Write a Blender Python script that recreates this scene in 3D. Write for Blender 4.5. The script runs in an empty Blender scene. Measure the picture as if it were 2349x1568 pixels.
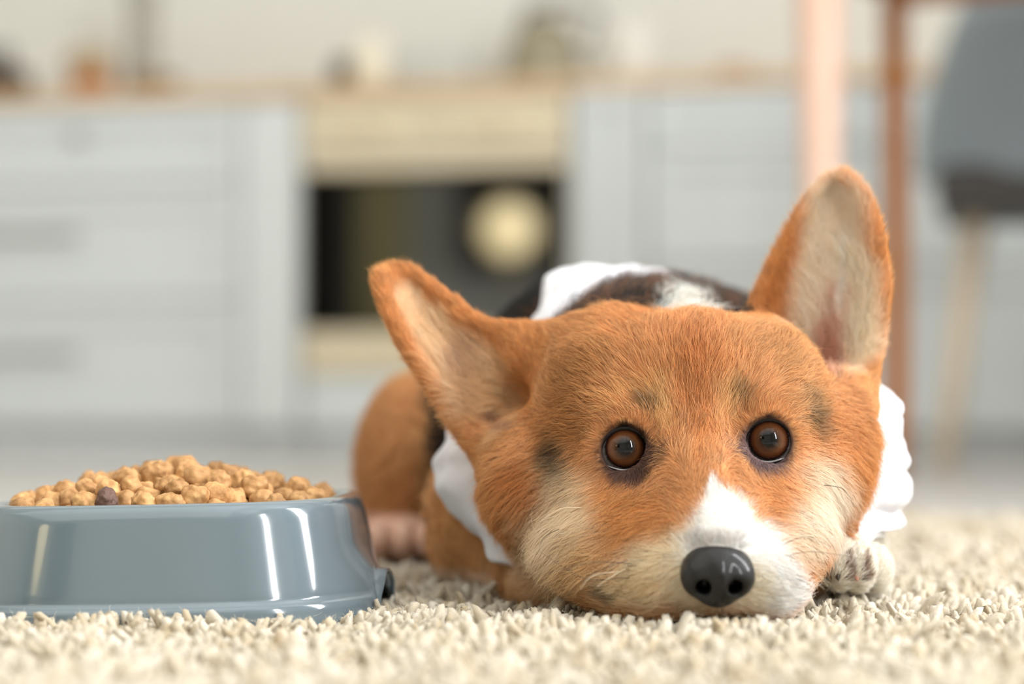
import bpy, bmesh, math, random
import numpy as np
from mathutils import Vector, Matrix, noise

rng = np.random.default_rng(7)
random.seed(7)
scene = bpy.context.scene
COL = scene.collection

# ------------------------------------------------------------------ camera
FPX = 4568.0                       # focal length in pixels of the 2349 px wide frame
CAM = np.array([0.0, -0.9136, 0.091])
PITCH = math.atan(161.0 / FPX)
cd = bpy.data.cameras.new('camera')
cam = bpy.data.objects.new('camera', cd)
COL.objects.link(cam)
cam.location = CAM
cam.rotation_euler = (math.pi / 2 + PITCH, 0, 0)
cd.sensor_width = 36.0
cd.lens = FPX / 2349.0 * 36.0
cd.clip_start = 0.01
cd.dof.use_dof = True
cd.dof.focus_distance = 0.908
cd.dof.aperture_fstop = 3.1
scene.camera = cam

# ------------------------------------------------------------------ world, lamps, exposure
scene.view_settings.view_transform = 'Standard'
scene.view_settings.look = 'None'
scene.view_settings.exposure = -0.76
scene.view_settings.gamma = 1.0
scene.view_settings.use_curve_mapping = False
scene.cycles.max_bounces = 8
scene.cycles.diffuse_bounces = 4
scene.cycles.glossy_bounces = 3
scene.cycles.transmission_bounces = 4
w = bpy.data.worlds.new('daylight')
scene.world = w
w.use_nodes = True
bg = w.node_tree.nodes['Background']
bg.inputs[0].default_value = (0.86, 0.93, 1.0, 1)
bg.inputs[1].default_value = 1.0


def area_lamp(name, loc, target, sx, sy, power, col):
    ld = bpy.data.lights.new(name, 'AREA')
    ld.shape = 'RECTANGLE'; ld.size = sx; ld.size_y = sy
    ld.energy = power; ld.color = col
    o = bpy.data.objects.new(name, ld)
    COL.objects.link(o)
    o.location = loc
    o.rotation_euler = (Vector(target) - Vector(loc)).to_track_quat('-Z', 'Y').to_euler()
    return o


# daylight through the windows of the right wall
KO = np.array([-0.344, 3.93, -0.020]); KA = math.radians(10.0)      # room frame: origin and turn


def RK(u, v, z=0.0):
    """room frame (u along the kitchen front, v towards its wall) to world"""
    return Vector((KO[0] + u * math.cos(KA) + v * math.sin(KA), KO[1] - u * math.sin(KA) + v * math.cos(KA), z))


area_lamp('window_daylight', RK(2.64, -3.62, 1.43), RK(0, -3.62, 1.43), 0.42, 1.7, 132, (0.96, 0.98, 1.0))
area_lamp('window_daylight', RK(2.64, -5.50, 1.43), RK(0, -5.50, 1.43), 0.30, 1.7, 100, (0.96, 0.98, 1.0))
area_lamp('window_daylight', RK(2.64, -1.2, 1.43), RK(0, -1.2, 1.43), 1.3, 1.7, 22, (0.97, 0.985, 1.0))
area_lamp('ceiling_fill', RK(-0.2, -5.6, 2.58), RK(-0.2, -5.6, 0), 3.4, 3.6, 66, (1.0, 0.98, 0.95))  # both ceiling lamps are added fill, without a fixture
area_lamp('ceiling_fill', RK(0.0, -1.4, 2.58), RK(0.0, -1.4, 0), 3.4, 1.6, 16, (1.0, 0.98, 0.95))


# ------------------------------------------------------------------ helpers
def ray(px, py):
    dx = (px - 1174.5) / FPX
    dy = (784.0 - py) / FPX
    return np.array([dx, math.cos(PITCH) - dy * math.sin(PITCH), math.sin(PITCH) + dy * math.cos(PITCH)])


def W(px, py, Y):
    r = ray(px, py)
    return CAM + r * ((Y - CAM[1]) / r[1])


def proj(P):
    """front map coordinates of points (n,3); the fur markings are laid out on this map"""
    q = P - CAM
    f = q[:, 1] * math.cos(PITCH) + q[:, 2] * math.sin(PITCH)
    u = -q[:, 1] * math.sin(PITCH) + q[:, 2] * math.cos(PITCH)
    return 1174.5 + q[:, 0] / f * FPX, 784.0 - u / f * FPX


def lin(c):
    c = np.asarray(c, float) / 255.0
    return np.where(c <= 0.04045, c / 12.92, ((c + 0.055) / 1.055) ** 2.4)


def lin4(c):
    return tuple(lin(c)) + (1.0,)


def tag(o, label=None, cat=None, group=None, kind=None):
    if label: o['label'] = label
    if cat: o['category'] = cat
    if group: o['group'] = group
    if kind: o['kind'] = kind
    return o


def empty(name, loc=(0, 0, 0), rz=0.0, **kw):
    o = bpy.data.objects.new(name, None)
    COL.objects.link(o)
    o.location = loc
    o.rotation_euler = (0, 0, rz)
    o.empty_display_size = 0.02
    return tag(o, **kw)


def mesh_obj(name, verts, faces, mat=None, parent=None, smooth=True, **kw):
    me = bpy.data.meshes.new(name)
    verts = np.asarray(verts, np.float32)
    if isinstance(faces, np.ndarray):
        n, k = faces.shape
        me.vertices.add(len(verts)); me.vertices.foreach_set('co', verts.ravel())
        me.loops.add(n * k); me.loops.foreach_set('vertex_index', faces.astype(np.int32).ravel())
        me.polygons.add(n)
        me.polygons.foreach_set('loop_start', np.arange(0, n * k, k, dtype=np.int32))
        me.polygons.foreach_set('loop_total', np.full(n, k, np.int32))
        me.update(calc_edges=True)
    else:
        me.from_pydata([tuple(map(float, v)) for v in verts], [], faces)
    me.validate()
    if smooth:
        me.polygons.foreach_set('use_smooth', np.ones(len(me.polygons), bool))
    if mat: me.materials.append(mat)
    o = bpy.data.objects.new(name, me)
    COL.objects.link(o)
    if parent: o.parent = parent
    return tag(o, **kw)


def bm_obj(name, bm, mat=None, parent=None, smooth=False, **kw):
    me = bpy.data.meshes.new(name)
    bm.to_mesh(me); bm.free()
    if smooth:
        me.polygons.foreach_set('use_smooth', np.ones(len(me.polygons), bool))
    if mat: me.materials.append(mat)
    o = bpy.data.objects.new(name, me)
    COL.objects.link(o)
    if parent: o.parent = parent
    return tag(o, **kw)


def bm_box(bm, x0, x1, y0, y1, z0, z1, bev=0.0, seg=2):
    r = bmesh.ops.create_cube(bm, size=1.0)
    for v in r['verts']:
        v.co = Vector(((x0 + x1) / 2 + v.co.x * (x1 - x0), (y0 + y1) / 2 + v.co.y * (y1 - y0), (z0 + z1) / 2 + v.co.z * (z1 - z0)))
    if bev > 0:
        es = list({e for v in r['verts'] for e in v.link_edges})
        bmesh.ops.bevel(bm, geom=es, offset=bev, segments=seg, profile=0.5, affect='EDGES')
    return bm


def box(name, x0, x1, y0, y1, z0, z1, mat, parent=None, bev=0.002, **kw):
    return bm_obj(name, bm_box(bmesh.new(), x0, x1, y0, y1, z0, z1, bev), mat, parent, **kw)


def lathe(prof, n=48, cx=0, cy=0, cz=0):
    vs, fs = [], []
    for (r, z) in prof:
        for i in range(n):
            a = 2 * math.pi * i / n
            vs.append((cx + r * math.cos(a), cy + r * math.sin(a), cz + z))
    for j in range(len(prof) - 1):
        for i in range(n):
            i2 = (i + 1) % n
            fs.append((j * n + i, j * n + i2, (j + 1) * n + i2, (j + 1) * n + i))
    fs.append(tuple(reversed(range(n))))
    fs.append(tuple((len(prof) - 1) * n + i for i in range(n)))
    return vs, fs


def tube(pts, radii, n=10):
    """tapered closed tube along points"""
    pts = [Vector(p) for p in pts]
    vs, fs = [], []
    up = Vector((0, 0, 1))
    for i, p in enumerate(pts):
        t = (pts[min(i + 1, len(pts) - 1)] - pts[max(i - 1, 0)]).normalized()
        if abs(t.dot(up)) > 0.95: up = Vector((1, 0, 0))
        a = t.cross(up).normalized(); b = t.cross(a).normalized(); up = b if False else up
        for k in range(n):
            th = 2 * math.pi * k / n
            vs.append(p + (a * math.cos(th) + b * math.sin(th)) * radii[i])
    m = len(pts)
    for i in range(m - 1):
        for k in range(n):
            k2 = (k + 1) % n
            fs.append((i * n + k, i * n + k2, (i + 1) * n + k2, (i + 1) * n + k))
    fs.append(tuple(reversed(range(n)))); fs.append(tuple((m - 1) * n + k for k in range(n)))
    return vs, fs


def mat_simple(name, col, rough=0.5, metal=0.0, spec=0.5, coat=0.0, noise_amt=0.0, nscale=20.0, bump=0.0, bscale=60.0, sheen=0.0):
    m = bpy.data.materials.new(name); m.use_nodes = True
    nt = m.node_tree; b = nt.nodes['Principled BSDF']
    c = lin4(col)
    b.inputs['Base Color'].default_value = c
    b.inputs['Roughness'].default_value = rough
    b.inputs['Metallic'].default_value = metal
    b.inputs['Specular IOR Level'].default_value = spec
    b.inputs['Coat Weight'].default_value = coat
    b.inputs['Coat Roughness'].default_value = 0.04
    b.inputs['Sheen Weight'].default_value = sheen
    tc = nt.nodes.new('ShaderNodeTexCoord')
    if noise_amt > 0:
        n = nt.nodes.new('ShaderNodeTexNoise'); n.inputs['Scale'].default_value = nscale; n.inputs['Detail'].default_value = 4
        r = nt.nodes.new('ShaderNodeMapRange'); r.inputs[3].default_value = 1 - noise_amt; r.inputs[4].default_value = 1 + noise_amt
        mx = nt.nodes.new('ShaderNodeVectorMath'); mx.operation = 'SCALE'
        mx.inputs[0].default_value = c[:3]
        nt.links.new(tc.outputs['Object'], n.inputs['Vector'])
        nt.links.new(n.outputs['Fac'], r.inputs[0]); nt.links.new(r.outputs[0], mx.inputs['Scale'])
        nt.links.new(mx.outputs[0], b.inputs['Base Color'])
    if bump > 0:
        n2 = nt.nodes.new('ShaderNodeTexNoise'); n2.inputs['Scale'].default_value = bscale; n2.inputs['Detail'].default_value = 6
        bp = nt.nodes.new('ShaderNodeBump'); bp.inputs['Strength'].default_value = bump; bp.inputs['Distance'].default_value = 0.001
        nt.links.new(tc.outputs['Object'], n2.inputs['Vector'])
        nt.links.new(n2.outputs['Fac'], bp.inputs['Height']); nt.links.new(bp.outputs[0], b.inputs['Normal'])
    return m


def mat_wood(name, c1, c2, rough=0.4, scale=(2, 30, 30)):
    m = mat_simple(name, c1, rough)
    nt = m.node_tree; b = nt.nodes['Principled BSDF']
    tc = nt.nodes.new('ShaderNodeTexCoord'); mp = nt.nodes.new('ShaderNodeMapping'); mp.inputs['Scale'].default_value = scale
    n = nt.nodes.new('ShaderNodeTexNoise'); n.inputs['Scale'].default_value = 3; n.inputs['Detail'].default_value = 6; n.inputs['Distortion'].default_value = 0.6
    cr = nt.nodes.new('ShaderNodeValToRGB'); cr.color_ramp.elements[0].color = lin4(c1); cr.color_ramp.elements[1].color = lin4(c2)
    cr.color_ramp.elements[0].position = 0.35; cr.color_ramp.elements[1].position = 0.65
    nt.links.new(tc.outputs['Object'], mp.inputs[0]); nt.links.new(mp.outputs[0], n.inputs['Vector'])
    nt.links.new(n.outputs['Fac'], cr.inputs[0]); nt.links.new(cr.outputs[0], b.inputs['Base Color'])
    return m
# ------------------------------------------------------------------ room shell
FLOOR = -0.020




def KZ(px, py, v=0.0):
    """point of the kitchen front plane seen at a map position -> (u, height above the floor)"""
    r = ray(px, py); n = np.array([math.sin(KA), math.cos(KA), 0])
    t = (np.dot(KO - CAM, n) + v) / np.dot(r, n)
    P = CAM + r * t
    return (P[0] - KO[0]) * math.cos(KA) - (P[1] - KO[1]) * math.sin(KA), P[2] - FLOOR


def kempty(name, u, v=0.0, z=0.0, **kw):
    e = empty(name, RK(u, v, FLOOR + z), -KA, **kw)
    return e


m_wall = mat_simple('cream_wall_paint', (236, 235, 227), 0.7, noise_amt=0.015, nscale=3)
m_ceil = mat_simple('ceiling_paint', (246, 246, 242), 0.8)
m_floor = mat_wood('pale_laminate', (184, 181, 177), (202, 199, 195), 0.35, (1.5, 12, 1))
m_white = mat_simple('white_cabinet_lacquer', (214, 218, 217), 0.4, spec=0.4, noise_amt=0.01, nscale=2)
m_white2 = mat_simple('white_side_panel', (220, 223, 222), 0.4)
m_top = mat_wood('oak_worktop', (204, 170, 132), (224, 194, 158), 0.4, (2, 20, 20))
m_steel = mat_simple('warm_reflection_steel', (222, 208, 180), 0.45, metal=0.35, noise_amt=0.02, nscale=6)  # stainless steel, its warm reflection put into the base colour
m_nickel = mat_simple('brushed_nickel', (168, 168, 164), 0.3, metal=0.8)
m_glass = mat_simple('black_oven_glass', (9, 9, 8), 0.03, spec=0.9, coat=1.0)
m_glass.node_tree.nodes['Principled BSDF'].inputs['Coat IOR'].default_value = 1.75
m_frame = mat_simple('white_window_frame', (240, 240, 238), 0.4)

U0, U1, V0, V1, HT = -3.0, 2.7, -8.4, 0.62, 2.65


def kbox(name, u0, u1, v0, v1, z0, z1, mat, parent=None, bev=0.0, **kw):
    o = box(name, u0, u1, v0, v1, z0, z1, mat, parent, bev, **kw)
    if parent is None:
        o.location = RK(0, 0, FLOOR); o.rotation_euler = (0, 0, -KA)
    return o


kbox('floor', U0, U1, V0, V1, -0.10, 0, m_floor, kind='structure')
kbox('ceiling', U0, U1, V0, V1, HT, HT + 0.1, m_ceil, kind='structure')
kbox('wall_kitchen', U0, U1, V1, V1 + 0.12, 0, HT, m_wall, kind='structure')
kbox('wall_left', U0 - 0.12, U0, V0, V1, 0, HT, m_wall, kind='structure')


def wall_with_windows(name, axis, const, out, a0, a1, wins, z0, z1):
    """wall along one axis with openings; returns nothing"""
    bm = bmesh.new()
    def b(p, q, za, zb):
        if axis == 'v': bm_box(bm, min(const, const + out), max(const, const + out), p, q, za, zb)
        else: bm_box(bm, p, q, min(const, const + out), max(const, const + out), za, zb)
    x = a0
    for (p, q) in wins:
        b(x, p, 0, HT); b(p, q, 0, z0); b(p, q, z1, HT); x = q
    b(x, a1, 0, HT)
    o = bm_obj(name, bm, m_wall, kind='structure')
    o.location = RK(0, 0, FLOOR); o.rotation_euler = (0, 0, -KA)


def window(n, axis, const, p, q, z0, z1, nb):
    root = kempty('window_%d' % n, 0, kind='structure')
    def fb(nm, a, b_, za, zb, th=0.05):
        if axis == 'v': box(nm, const - th / 2, const + th / 2, a, b_, za, zb, m_frame, root, 0.003)
        else: box(nm, a, b_, const - th / 2, const + th / 2, za, zb, m_frame, root, 0.003)
    fb('frame_rail', p, q, z0, z0 + 0.06); fb('frame_rail', p, q, z1 - 0.06, z1)
    for k in range(nb + 1):
        c = p + (q - p) * k / nb
        fb('frame_post', max(p, c - 0.03), min(q, c + 0.03), z0 + 0.06, z1 - 0.06)


RW = [(-6.15, -5.35), (-4.5, -3.4), (-1.85, -0.55)]
wall_with_windows('wall_right', 'v', U1, 0.12, V0, V1, RW, 0.55, 2.35)
for i, (p, q) in enumerate(RW): window(i + 1, 'v', U1 - 0.01, p, q, 0.55, 2.35, 2)


def rear_u(px):
    """where a view ray mirrored in the kitchen front meets the rear wall"""
    u, z = KZ(px, 600)
    r = ray(px, 600); ru = r[0] * math.cos(KA) - r[1] * math.sin(KA); rv = r[0] * math.sin(KA) + r[1] * math.cos(KA)
    return u + ru / rv * (-V0)


RB = [(rear_u(830), rear_u(1075)), (rear_u(1075) + 0.95, 2.25)]
RB2 = []
RB2 = sorted([w_ for w_ in RB2 if w_[1] > w_[0]])
wall_with_windows('wall_rear', 'u', V0, -0.12, U0, U1, RB2, 0.55, 2.35)
for i, (p, q) in enumerate(RB2): window(i + 4, 'u', V0 + 0.01, p, q, 0.55, 2.35, 2)


def z_at(px, py): return KZ(px, py)[1]


def u_at(px): return KZ(px, 600)[0]


# ------------------------------------------------------------------ kitchen row
ZT = z_at(850, 192); ZB = z_at(850, 224)
uL = u_at(-420)


def plinth(u0, u1, **kw):
    return kbox('plinth_board', u0, u1, 0.045, 0.062, 0, 0.072, m_white2, **kw)


def shaker(name, u0, u1, z0, z1, parent, fw=0.055):
    """a front of four frame pieces round a recessed panel, one part"""
    bm = bmesh.new()
    bm_box(bm, u0, u0 + fw, -0.020, 0, z0, z1, 0.002); bm_box(bm, u1 - fw, u1, -0.020, 0, z0, z1, 0.002)
    bm_box(bm, u0 + fw, u1 - fw, -0.020, 0, z0, z0 + fw, 0.002); bm_box(bm, u0 + fw, u1 - fw, -0.020, 0, z1 - fw, z1, 0.002)
    bm_box(bm, u0 + fw - .003, u1 - fw + .003, -0.009, 0, z0 + fw - .003, z1 - fw + .003, 0)
    return bm_obj(name, bm, m_white, parent)


def bar_handle(u0, u1, z, parent):
    bm = bmesh.new()
    bm_box(bm, u0, u1, -0.052, -0.040, z - 0.007, z + 0.007, 0.004, 3)
    for u in (u0 + 0.02, u1 - 0.02): bm_box(bm, u - .005, u + .005, -0.042, -0.018, z - .005, z + .005, 0.001)
    return bm_obj('handle', bm, m_nickel, parent)


def carcass(u0, u1, root, z0=0.072):
    bm = bmesh.new()
    bm_box(bm, u0, u1, 0.0, 0.58, z0, ZB - 0.002, 0.001)
    bm_obj('body', bm, m_white2, root)
    box('plinth', u0, u1, 0.045, 0.062, 0, z0, m_white2, root, 0)


def drawer_unit(pxa, pxb, rows, label, handles=None, knob=None, group=None, cat='cabinet'):
    ua, ub = u_at(pxa), u_at(pxb)
    root = kempty('drawer_cabinet', (ua + ub) / 2, label=label, cat=cat, group=group)
    uc = (ua + ub) / 2
    carcass(ua - uc, ub - uc, root)
    pm = (max(pxa, 0) + min(pxb, 2349)) / 2
    for k, (ya, yb) in enumerate(rows):
        d = shaker('drawer', ua - uc + .002, ub - uc - .002, z_at(pm, yb) + .002, z_at(pm, ya) - .002, root)
        if handles and handles[k]:
            h0, h1, hy = handles[k]
            bar_handle(u_at(h0) - uc, u_at(h1) - uc, z_at(pm, hy), d)
        if knob and knob[0] == k:
            bm = bmesh.new()
            bmesh.ops.create_uvsphere(bm, u_segments=20, v_segments=12, radius=0.016)
            kn = bm_obj('knob', bm, m_nickel, d, smooth=True); kn.location = (u_at(knob[1]) - uc, -0.034, z_at(pm, knob[2]))
    return root


drawer_unit(-420, 556, [(243, 426), (432, 690), (696, 972)], 'wide white drawer cabinet at the far left, left of the narrow white cabinet',
            [None, (-60, 195, 538), (-60, 195, 812)], (0, 188, 312))
# narrow pull-out
ua, ub = u_at(560), u_at(690); uc = (ua + ub) / 2
nr = kempty('narrow_cabinet', uc, label='narrow plain white cabinet directly left of the oven', cat='cabinet')
carcass(ua - uc, ub - uc, nr)
box('door', ua - uc + .002, ub - uc - .002, -0.02, 0, z_at(620, 978), z_at(620, 236), m_white2, nr, 0.003)
# right side
ua, ub = u_at(1316), u_at(1484); uc = (ua + ub) / 2
nr = kempty('narrow_cabinet', uc, label='narrow white cabinet with framed door directly right of the oven', cat='cabinet')
carcass(ua - uc, ub - uc, nr)
shaker('door', ua - uc + .002, ub - uc - .002, z_at(1400, 990), z_at(1400, 208), nr, 0.045)
drawer_unit(1490, 1975, [(202, 335), (341, 600), (606, 985)], 'white drawer cabinet behind the pale table leg and right dog ear',
            [None, None, None])
drawer_unit(1981, 2760, [(196, 335), (341, 600), (606, 985)], 'wide white drawer cabinet at the far right behind the grey chair',
            [None, None, None])

wt = kbox('worktop', uL, u_at(2760), -0.025, 0.60, ZB, ZT, m_top, bev=0.004, label='long pale oak kitchen worktop over the cabinets and the oven', cat='worktop')

# oven
ua, ub = u_at(698), u_at(1308); uc = (ua + ub) / 2; uw = (ub - ua) / 2
ov = kempty('oven', uc, label='built-in oven with steel panel coloured by a warm reflection and black glass door', cat='oven')
zo = lambda py: z_at(1000, py)
box('body', -uw, uw, 0.0, 0.56, zo(985), ZB - .002, m_white2, ov, 0)
box('plinth', -uw, uw, 0.045, 0.062, 0, 0.072, m_white2, ov, 0)
box('control_panel', -uw + .003, uw - .003, -0.026, 0, zo(345), zo(226), m_steel, ov, 0.003)
dr = box('door', -uw + .003, uw - .003, -0.024, 0, zo(858), zo(357), m_steel, ov, 0.003, label='steel framed oven door')
box('door_glass', -uw + .006, uw - .008, -0.0275, -0.0235, zo(755), zo(392), m_glass, dr, 0.001)
bm = bmesh.new(); bm_box(bm, -uw + .04, uw - .04, -0.075, -0.055, zo(400), zo(378), 0.007, 3)
for s in (-1, 1): bm_box(bm, s * (uw - .07) - .01, s * (uw - .07) + .01, -0.06, -0.022, zo(398), zo(380), 0.002)
bm_obj('handle', bm, m_steel, dr)
for px in (800, 870, 1100, 1160):
    vs, fs = lathe([(0.019, 0), (0.018, .018), (0.015, .02)], 24)
    k = mesh_obj('knob', vs, fs, m_steel, ov); k.rotation_euler = (math.pi / 2, 0, 0); k.location = (u_at(px) - uc, -0.026, zo(290))
box('clock_display', u_at(960) - uc, u_at(1040) - uc, -0.0275, -0.025, zo(305), zo(275), mat_simple('beige_display', (204, 194, 166), 0.2), ov, 0)
box('lower_panel', -uw + .003, uw - .003, -0.02, 0, zo(982), zo(864), m_white, ov, 0.002)


# ------------------------------------------------------------------ things on the worktop
def on_top(name, px, v, **kw):
    u, _ = KZ(px, 500, v)
    e = kempty(name, u, v, ZT, **kw)
    sc = (np.dot(KO - CAM, [math.sin(KA), math.cos(KA), 0]) + v) / FPX
    return e, sc


zz = lambda py, sc: 0.0
e, sc = on_top('knife_block', -4, 0.22, label='dark brown wooden block on the worktop at the left edge', cat='knife block')
box('block', -62 * sc, 62 * sc, -.06, .06, 0, 96 * sc, mat_wood('dark_walnut', (66, 46, 28), (84, 60, 38), 0.5), e, 0.006)
for k in range(3): box('knife_handle', (-40 + k * 30) * sc, (-26 + k * 30) * sc, -.03, 0, 96 * sc, 150 * sc, mat_simple('black_handle', (40, 38, 38), 0.4), e, 0.004)
e, sc = on_top('spice_jar', 205, 0.20, label='amber jar with beige cloth cap on the left part of the worktop', cat='jar')
vs, fs = lathe([(48 * sc, 0), (54 * sc, 8 * sc), (54 * sc, 58 * sc), (44 * sc, 72 * sc)], 40)
mesh_obj('jar_body', vs, fs, mat_simple('amber_jar', (186, 112, 58), 0.3), e)
vs, fs = lathe([(46 * sc, 70 * sc), (58 * sc, 76 * sc), (60 * sc, 118 * sc), (34 * sc, 132 * sc)], 40)
mesh_obj('lid', vs, fs, mat_simple('beige_cloth', (190, 166, 130), 0.7), e)
e, sc = on_top('vase', 325, 0.30, label='tall grey vase behind the low wooden bowl on the worktop', cat='vase')
vs, fs = lathe([(30 * sc, 0), (44 * sc, 60 * sc), (38 * sc, 130 * sc), (34 * sc, 230 * sc), (44 * sc, 300 * sc)], 40)
mesh_obj('vase_body', vs, fs, mat_simple('grey_glaze', (172, 168, 156), 0.4), e)
e, sc = on_top('wooden_bowl', 352, 0.12, label='low brown wooden bowl on the worktop in front of the grey vase', cat='bowl')
vs, fs = lathe([(30 * sc, 0), (44 * sc, 6 * sc), (66 * sc, 44 * sc), (62 * sc, 46 * sc), (40 * sc, 14 * sc)], 40)
mesh_obj('bowl_body', vs, fs, mat_wood('olive_wood', (136, 104, 64), (156, 124, 80), 0.5), e)
e, sc = on_top('spice_grinder', 790, 0.20, label='small dark jar on the worktop just left of the white bottle', cat='jar')
vs, fs = lathe([(30 * sc, 0), (36 * sc, 6 * sc), (36 * sc, 64 * sc), (26 * sc, 90 * sc)], 32)
mesh_obj('jar_body', vs, fs, mat_simple('dark_brown_glass', (48, 38, 22), 0.3), e)
e, sc = on_top('white_bottle', 850, 0.12, label='short cream-white bottle on the worktop above the oven', cat='bottle')
vs, fs = lathe([(38 * sc, 0), (44 * sc, 8 * sc), (43 * sc, 100 * sc), (32 * sc, 128 * sc), (20 * sc, 134 * sc)], 40)
mesh_obj('bottle_body', vs, fs, mat_simple('cream_ceramic', (244, 236, 214), 0.35), e)
e, sc = on_top('toaster', 1000, 0.34, label='pale grey toaster against the wall, right of the white bottle', cat='toaster')
box('toaster_body', -95 * sc, 95 * sc, -.08, .08, 0.012, 112 * sc, mat_simple('pale_grey_enamel', (206, 208, 202), 0.4), e, 0.02)
box('base', -85 * sc, 85 * sc, -.07, .07, 0.0, 0.014, mat_simple('dark_base', (70, 70, 68), 0.5), e, 0.003)
e, sc = on_top('kettle', 1250, 0.28, label='large grey-beige kettle with a dark handle standing above the oven', cat='kettle')
vs, fs = lathe([(88 * sc, 0), (96 * sc, 10 * sc), (92 * sc, 90 * sc), (70 * sc, 160 * sc), (30 * sc, 186 * sc)], 48)
mesh_obj('kettle_body', vs, fs, mat_simple('kettle_enamel', (158, 150, 126), 0.35, metal=0.1), e)
vs, fs = tube([(-60 * sc, 0, 150 * sc), (-40 * sc, 0, 205 * sc), (60 * sc, 0, 215 * sc), (130 * sc, 0, 190 * sc), (100 * sc, 0, 120 * sc)], [12 * sc] * 5, 12)
mesh_obj('handle', vs, fs, mat_simple('dark_handle', (104, 100, 92), 0.4), e)
e, sc = on_top('canister', 1450, 0.32, label='tall white canister on the worktop right of the kettle', cat='canister')
vs, fs = lathe([(56 * sc, 0), (62 * sc, 6 * sc), (62 * sc, 160 * sc), (50 * sc, 172 * sc)], 40)
mesh_obj('canister_body', vs, fs, mat_simple('white_ceramic', (238, 235, 226), 0.35), e)
e, sc = on_top('bread_loaf', 1686, 0.16, label='small brown loaf on the worktop left of the pale table leg', cat='bread')
bm = bmesh.new(); bmesh.ops.create_uvsphere(bm, u_segments=32, v_segments=16, radius=1)
for v_ in bm.verts: v_.co = Vector((v_.co.x * 62 * sc, v_.co.y * .045, max(v_.co.z, -.35) * 34 * sc + .35 * 34 * sc))
bm_obj('loaf', bm, mat_simple('bread_crust', (186, 140, 98), 0.7), e, smooth=True)

# ------------------------------------------------------------------ dining table and grey chair
m_leg = mat_wood('chestnut_wood', (158, 92, 18), (176, 106, 28), 0.65, (20, 20, 2))
m_leg_lit = mat_wood('window_lit_leg_wood', (222, 182, 160), (230, 194, 174), 0.5, (20, 20, 2))  # table leg wood with the window light put into its colour
tA = W(1884, 945, 2.02); tB = W(2058, 945, 2.50)
dv = Vector((tB[0] - tA[0], tB[1] - tA[1], 0)); ang = math.atan2(dv.y, dv.x)
Ld = dv.length
tab = empty('dining_table', (tA[0], tA[1], FLOOR), ang, label='wooden dining table whose legs stand right of the dog, behind its ear', cat='table')
# local x runs along the left side of the table, local -y to the right
for (x, y, r0, r1, m, lb) in ((0, 0, .034, .018, m_leg_lit, 'tapered leg coloured pale as lit by the window'), (Ld, 0, .0215, .0175, m_leg, 'chestnut brown leg'),
                             (0.02, -1.0, .034, .018, m_leg_lit, None), (Ld, -1.0, .0195, .0165, m_leg, None)):
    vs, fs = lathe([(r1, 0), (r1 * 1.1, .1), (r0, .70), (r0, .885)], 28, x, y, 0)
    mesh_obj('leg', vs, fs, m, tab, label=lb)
box('tabletop', -0.12, Ld + .22, -1.12, .10, .885, .91, m_leg, tab, 0.006)
box('apron', Ld + .0, Ld + .022, -1.0, 0, .815, .885, m_leg, tab, 0.002)
box('apron', 0.0, Ld, -1.01, -0.99, .82, .885, m_leg, tab, 0.002)

m_leg.node_tree.nodes['Principled BSDF'].inputs['Specular IOR Level'].default_value = 0.15
chx = W(2424, 945, 2.96)
ch = empty('dining_chair', (chx[0], chx[1], FLOOR), math.radians(-14), label='grey upholstered shell chair with splayed wooden legs at the right edge', cat='chair')
m_fab = mat_simple('grey_upholstery', (146, 158, 164), 0.85, sheen=0.3, noise_amt=0.03, nscale=60)
m_under = mat_simple('shaded_seat_shell', (72, 70, 68), 0.6)  # shade under the seat put into this dark colour
# shell: back curving into arms, then the seat
vs, fs = [], []
na, nz = 40, 18
for k in range(nz + 1):
    t = k / nz
    z = 0.555 + 0.40 * t
    for i in range(na + 1):
        a = (i / na - 0.5) * 2
        wd = 0.225 * (1 - 0.32 * max(0, t - 0.25) ** 2.2 / 0.75 ** 2.2 * 1.0)
        x = math.sin(a * 1.45) / math.sin(1.45) * wd
        y = -0.20 + 0.17 * (1 - math.cos(a * 1.45)) - 0.03 * t
        zz_ = z - 0.18 * (abs(a) ** 3) * t
        vs.append((x, y, zz_))
for k in range(nz):
    for i in range(na):
        p = k * (na + 1) + i
        fs.append((p, p + 1, p + na + 2, p + na + 1))
bk = mesh_obj('backrest', vs, fs, m_fab, ch)
md = bk.modifiers.new('t', 'SOLIDIFY'); md.thickness = 0.035; md.offset = 1
bv = bk.modifiers.new('b', 'BEVEL'); bv.width = 0.012; bv.segments = 3
box('seat', -0.225, 0.225, -0.20, 0.24, .51, .585, m_fab, ch, 0.03)
box('seat_shell', -0.22, 0.22, -0.222, 0.20, .49, .575, m_under, ch, 0.018)
m_cl = mat_wood('light_beech', (216, 198, 172), (224, 208, 184), 0.5, (20, 20, 2))
for sx in (-1, 1):
    for sy in (-1, 1):
        vs, fs = tube([(sx * .150, sy * .12, .495), (sx * .215, sy * .20, 0.0)], [.025, .016], 16)
        mesh_obj('leg', vs, fs, m_cl, ch)

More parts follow.
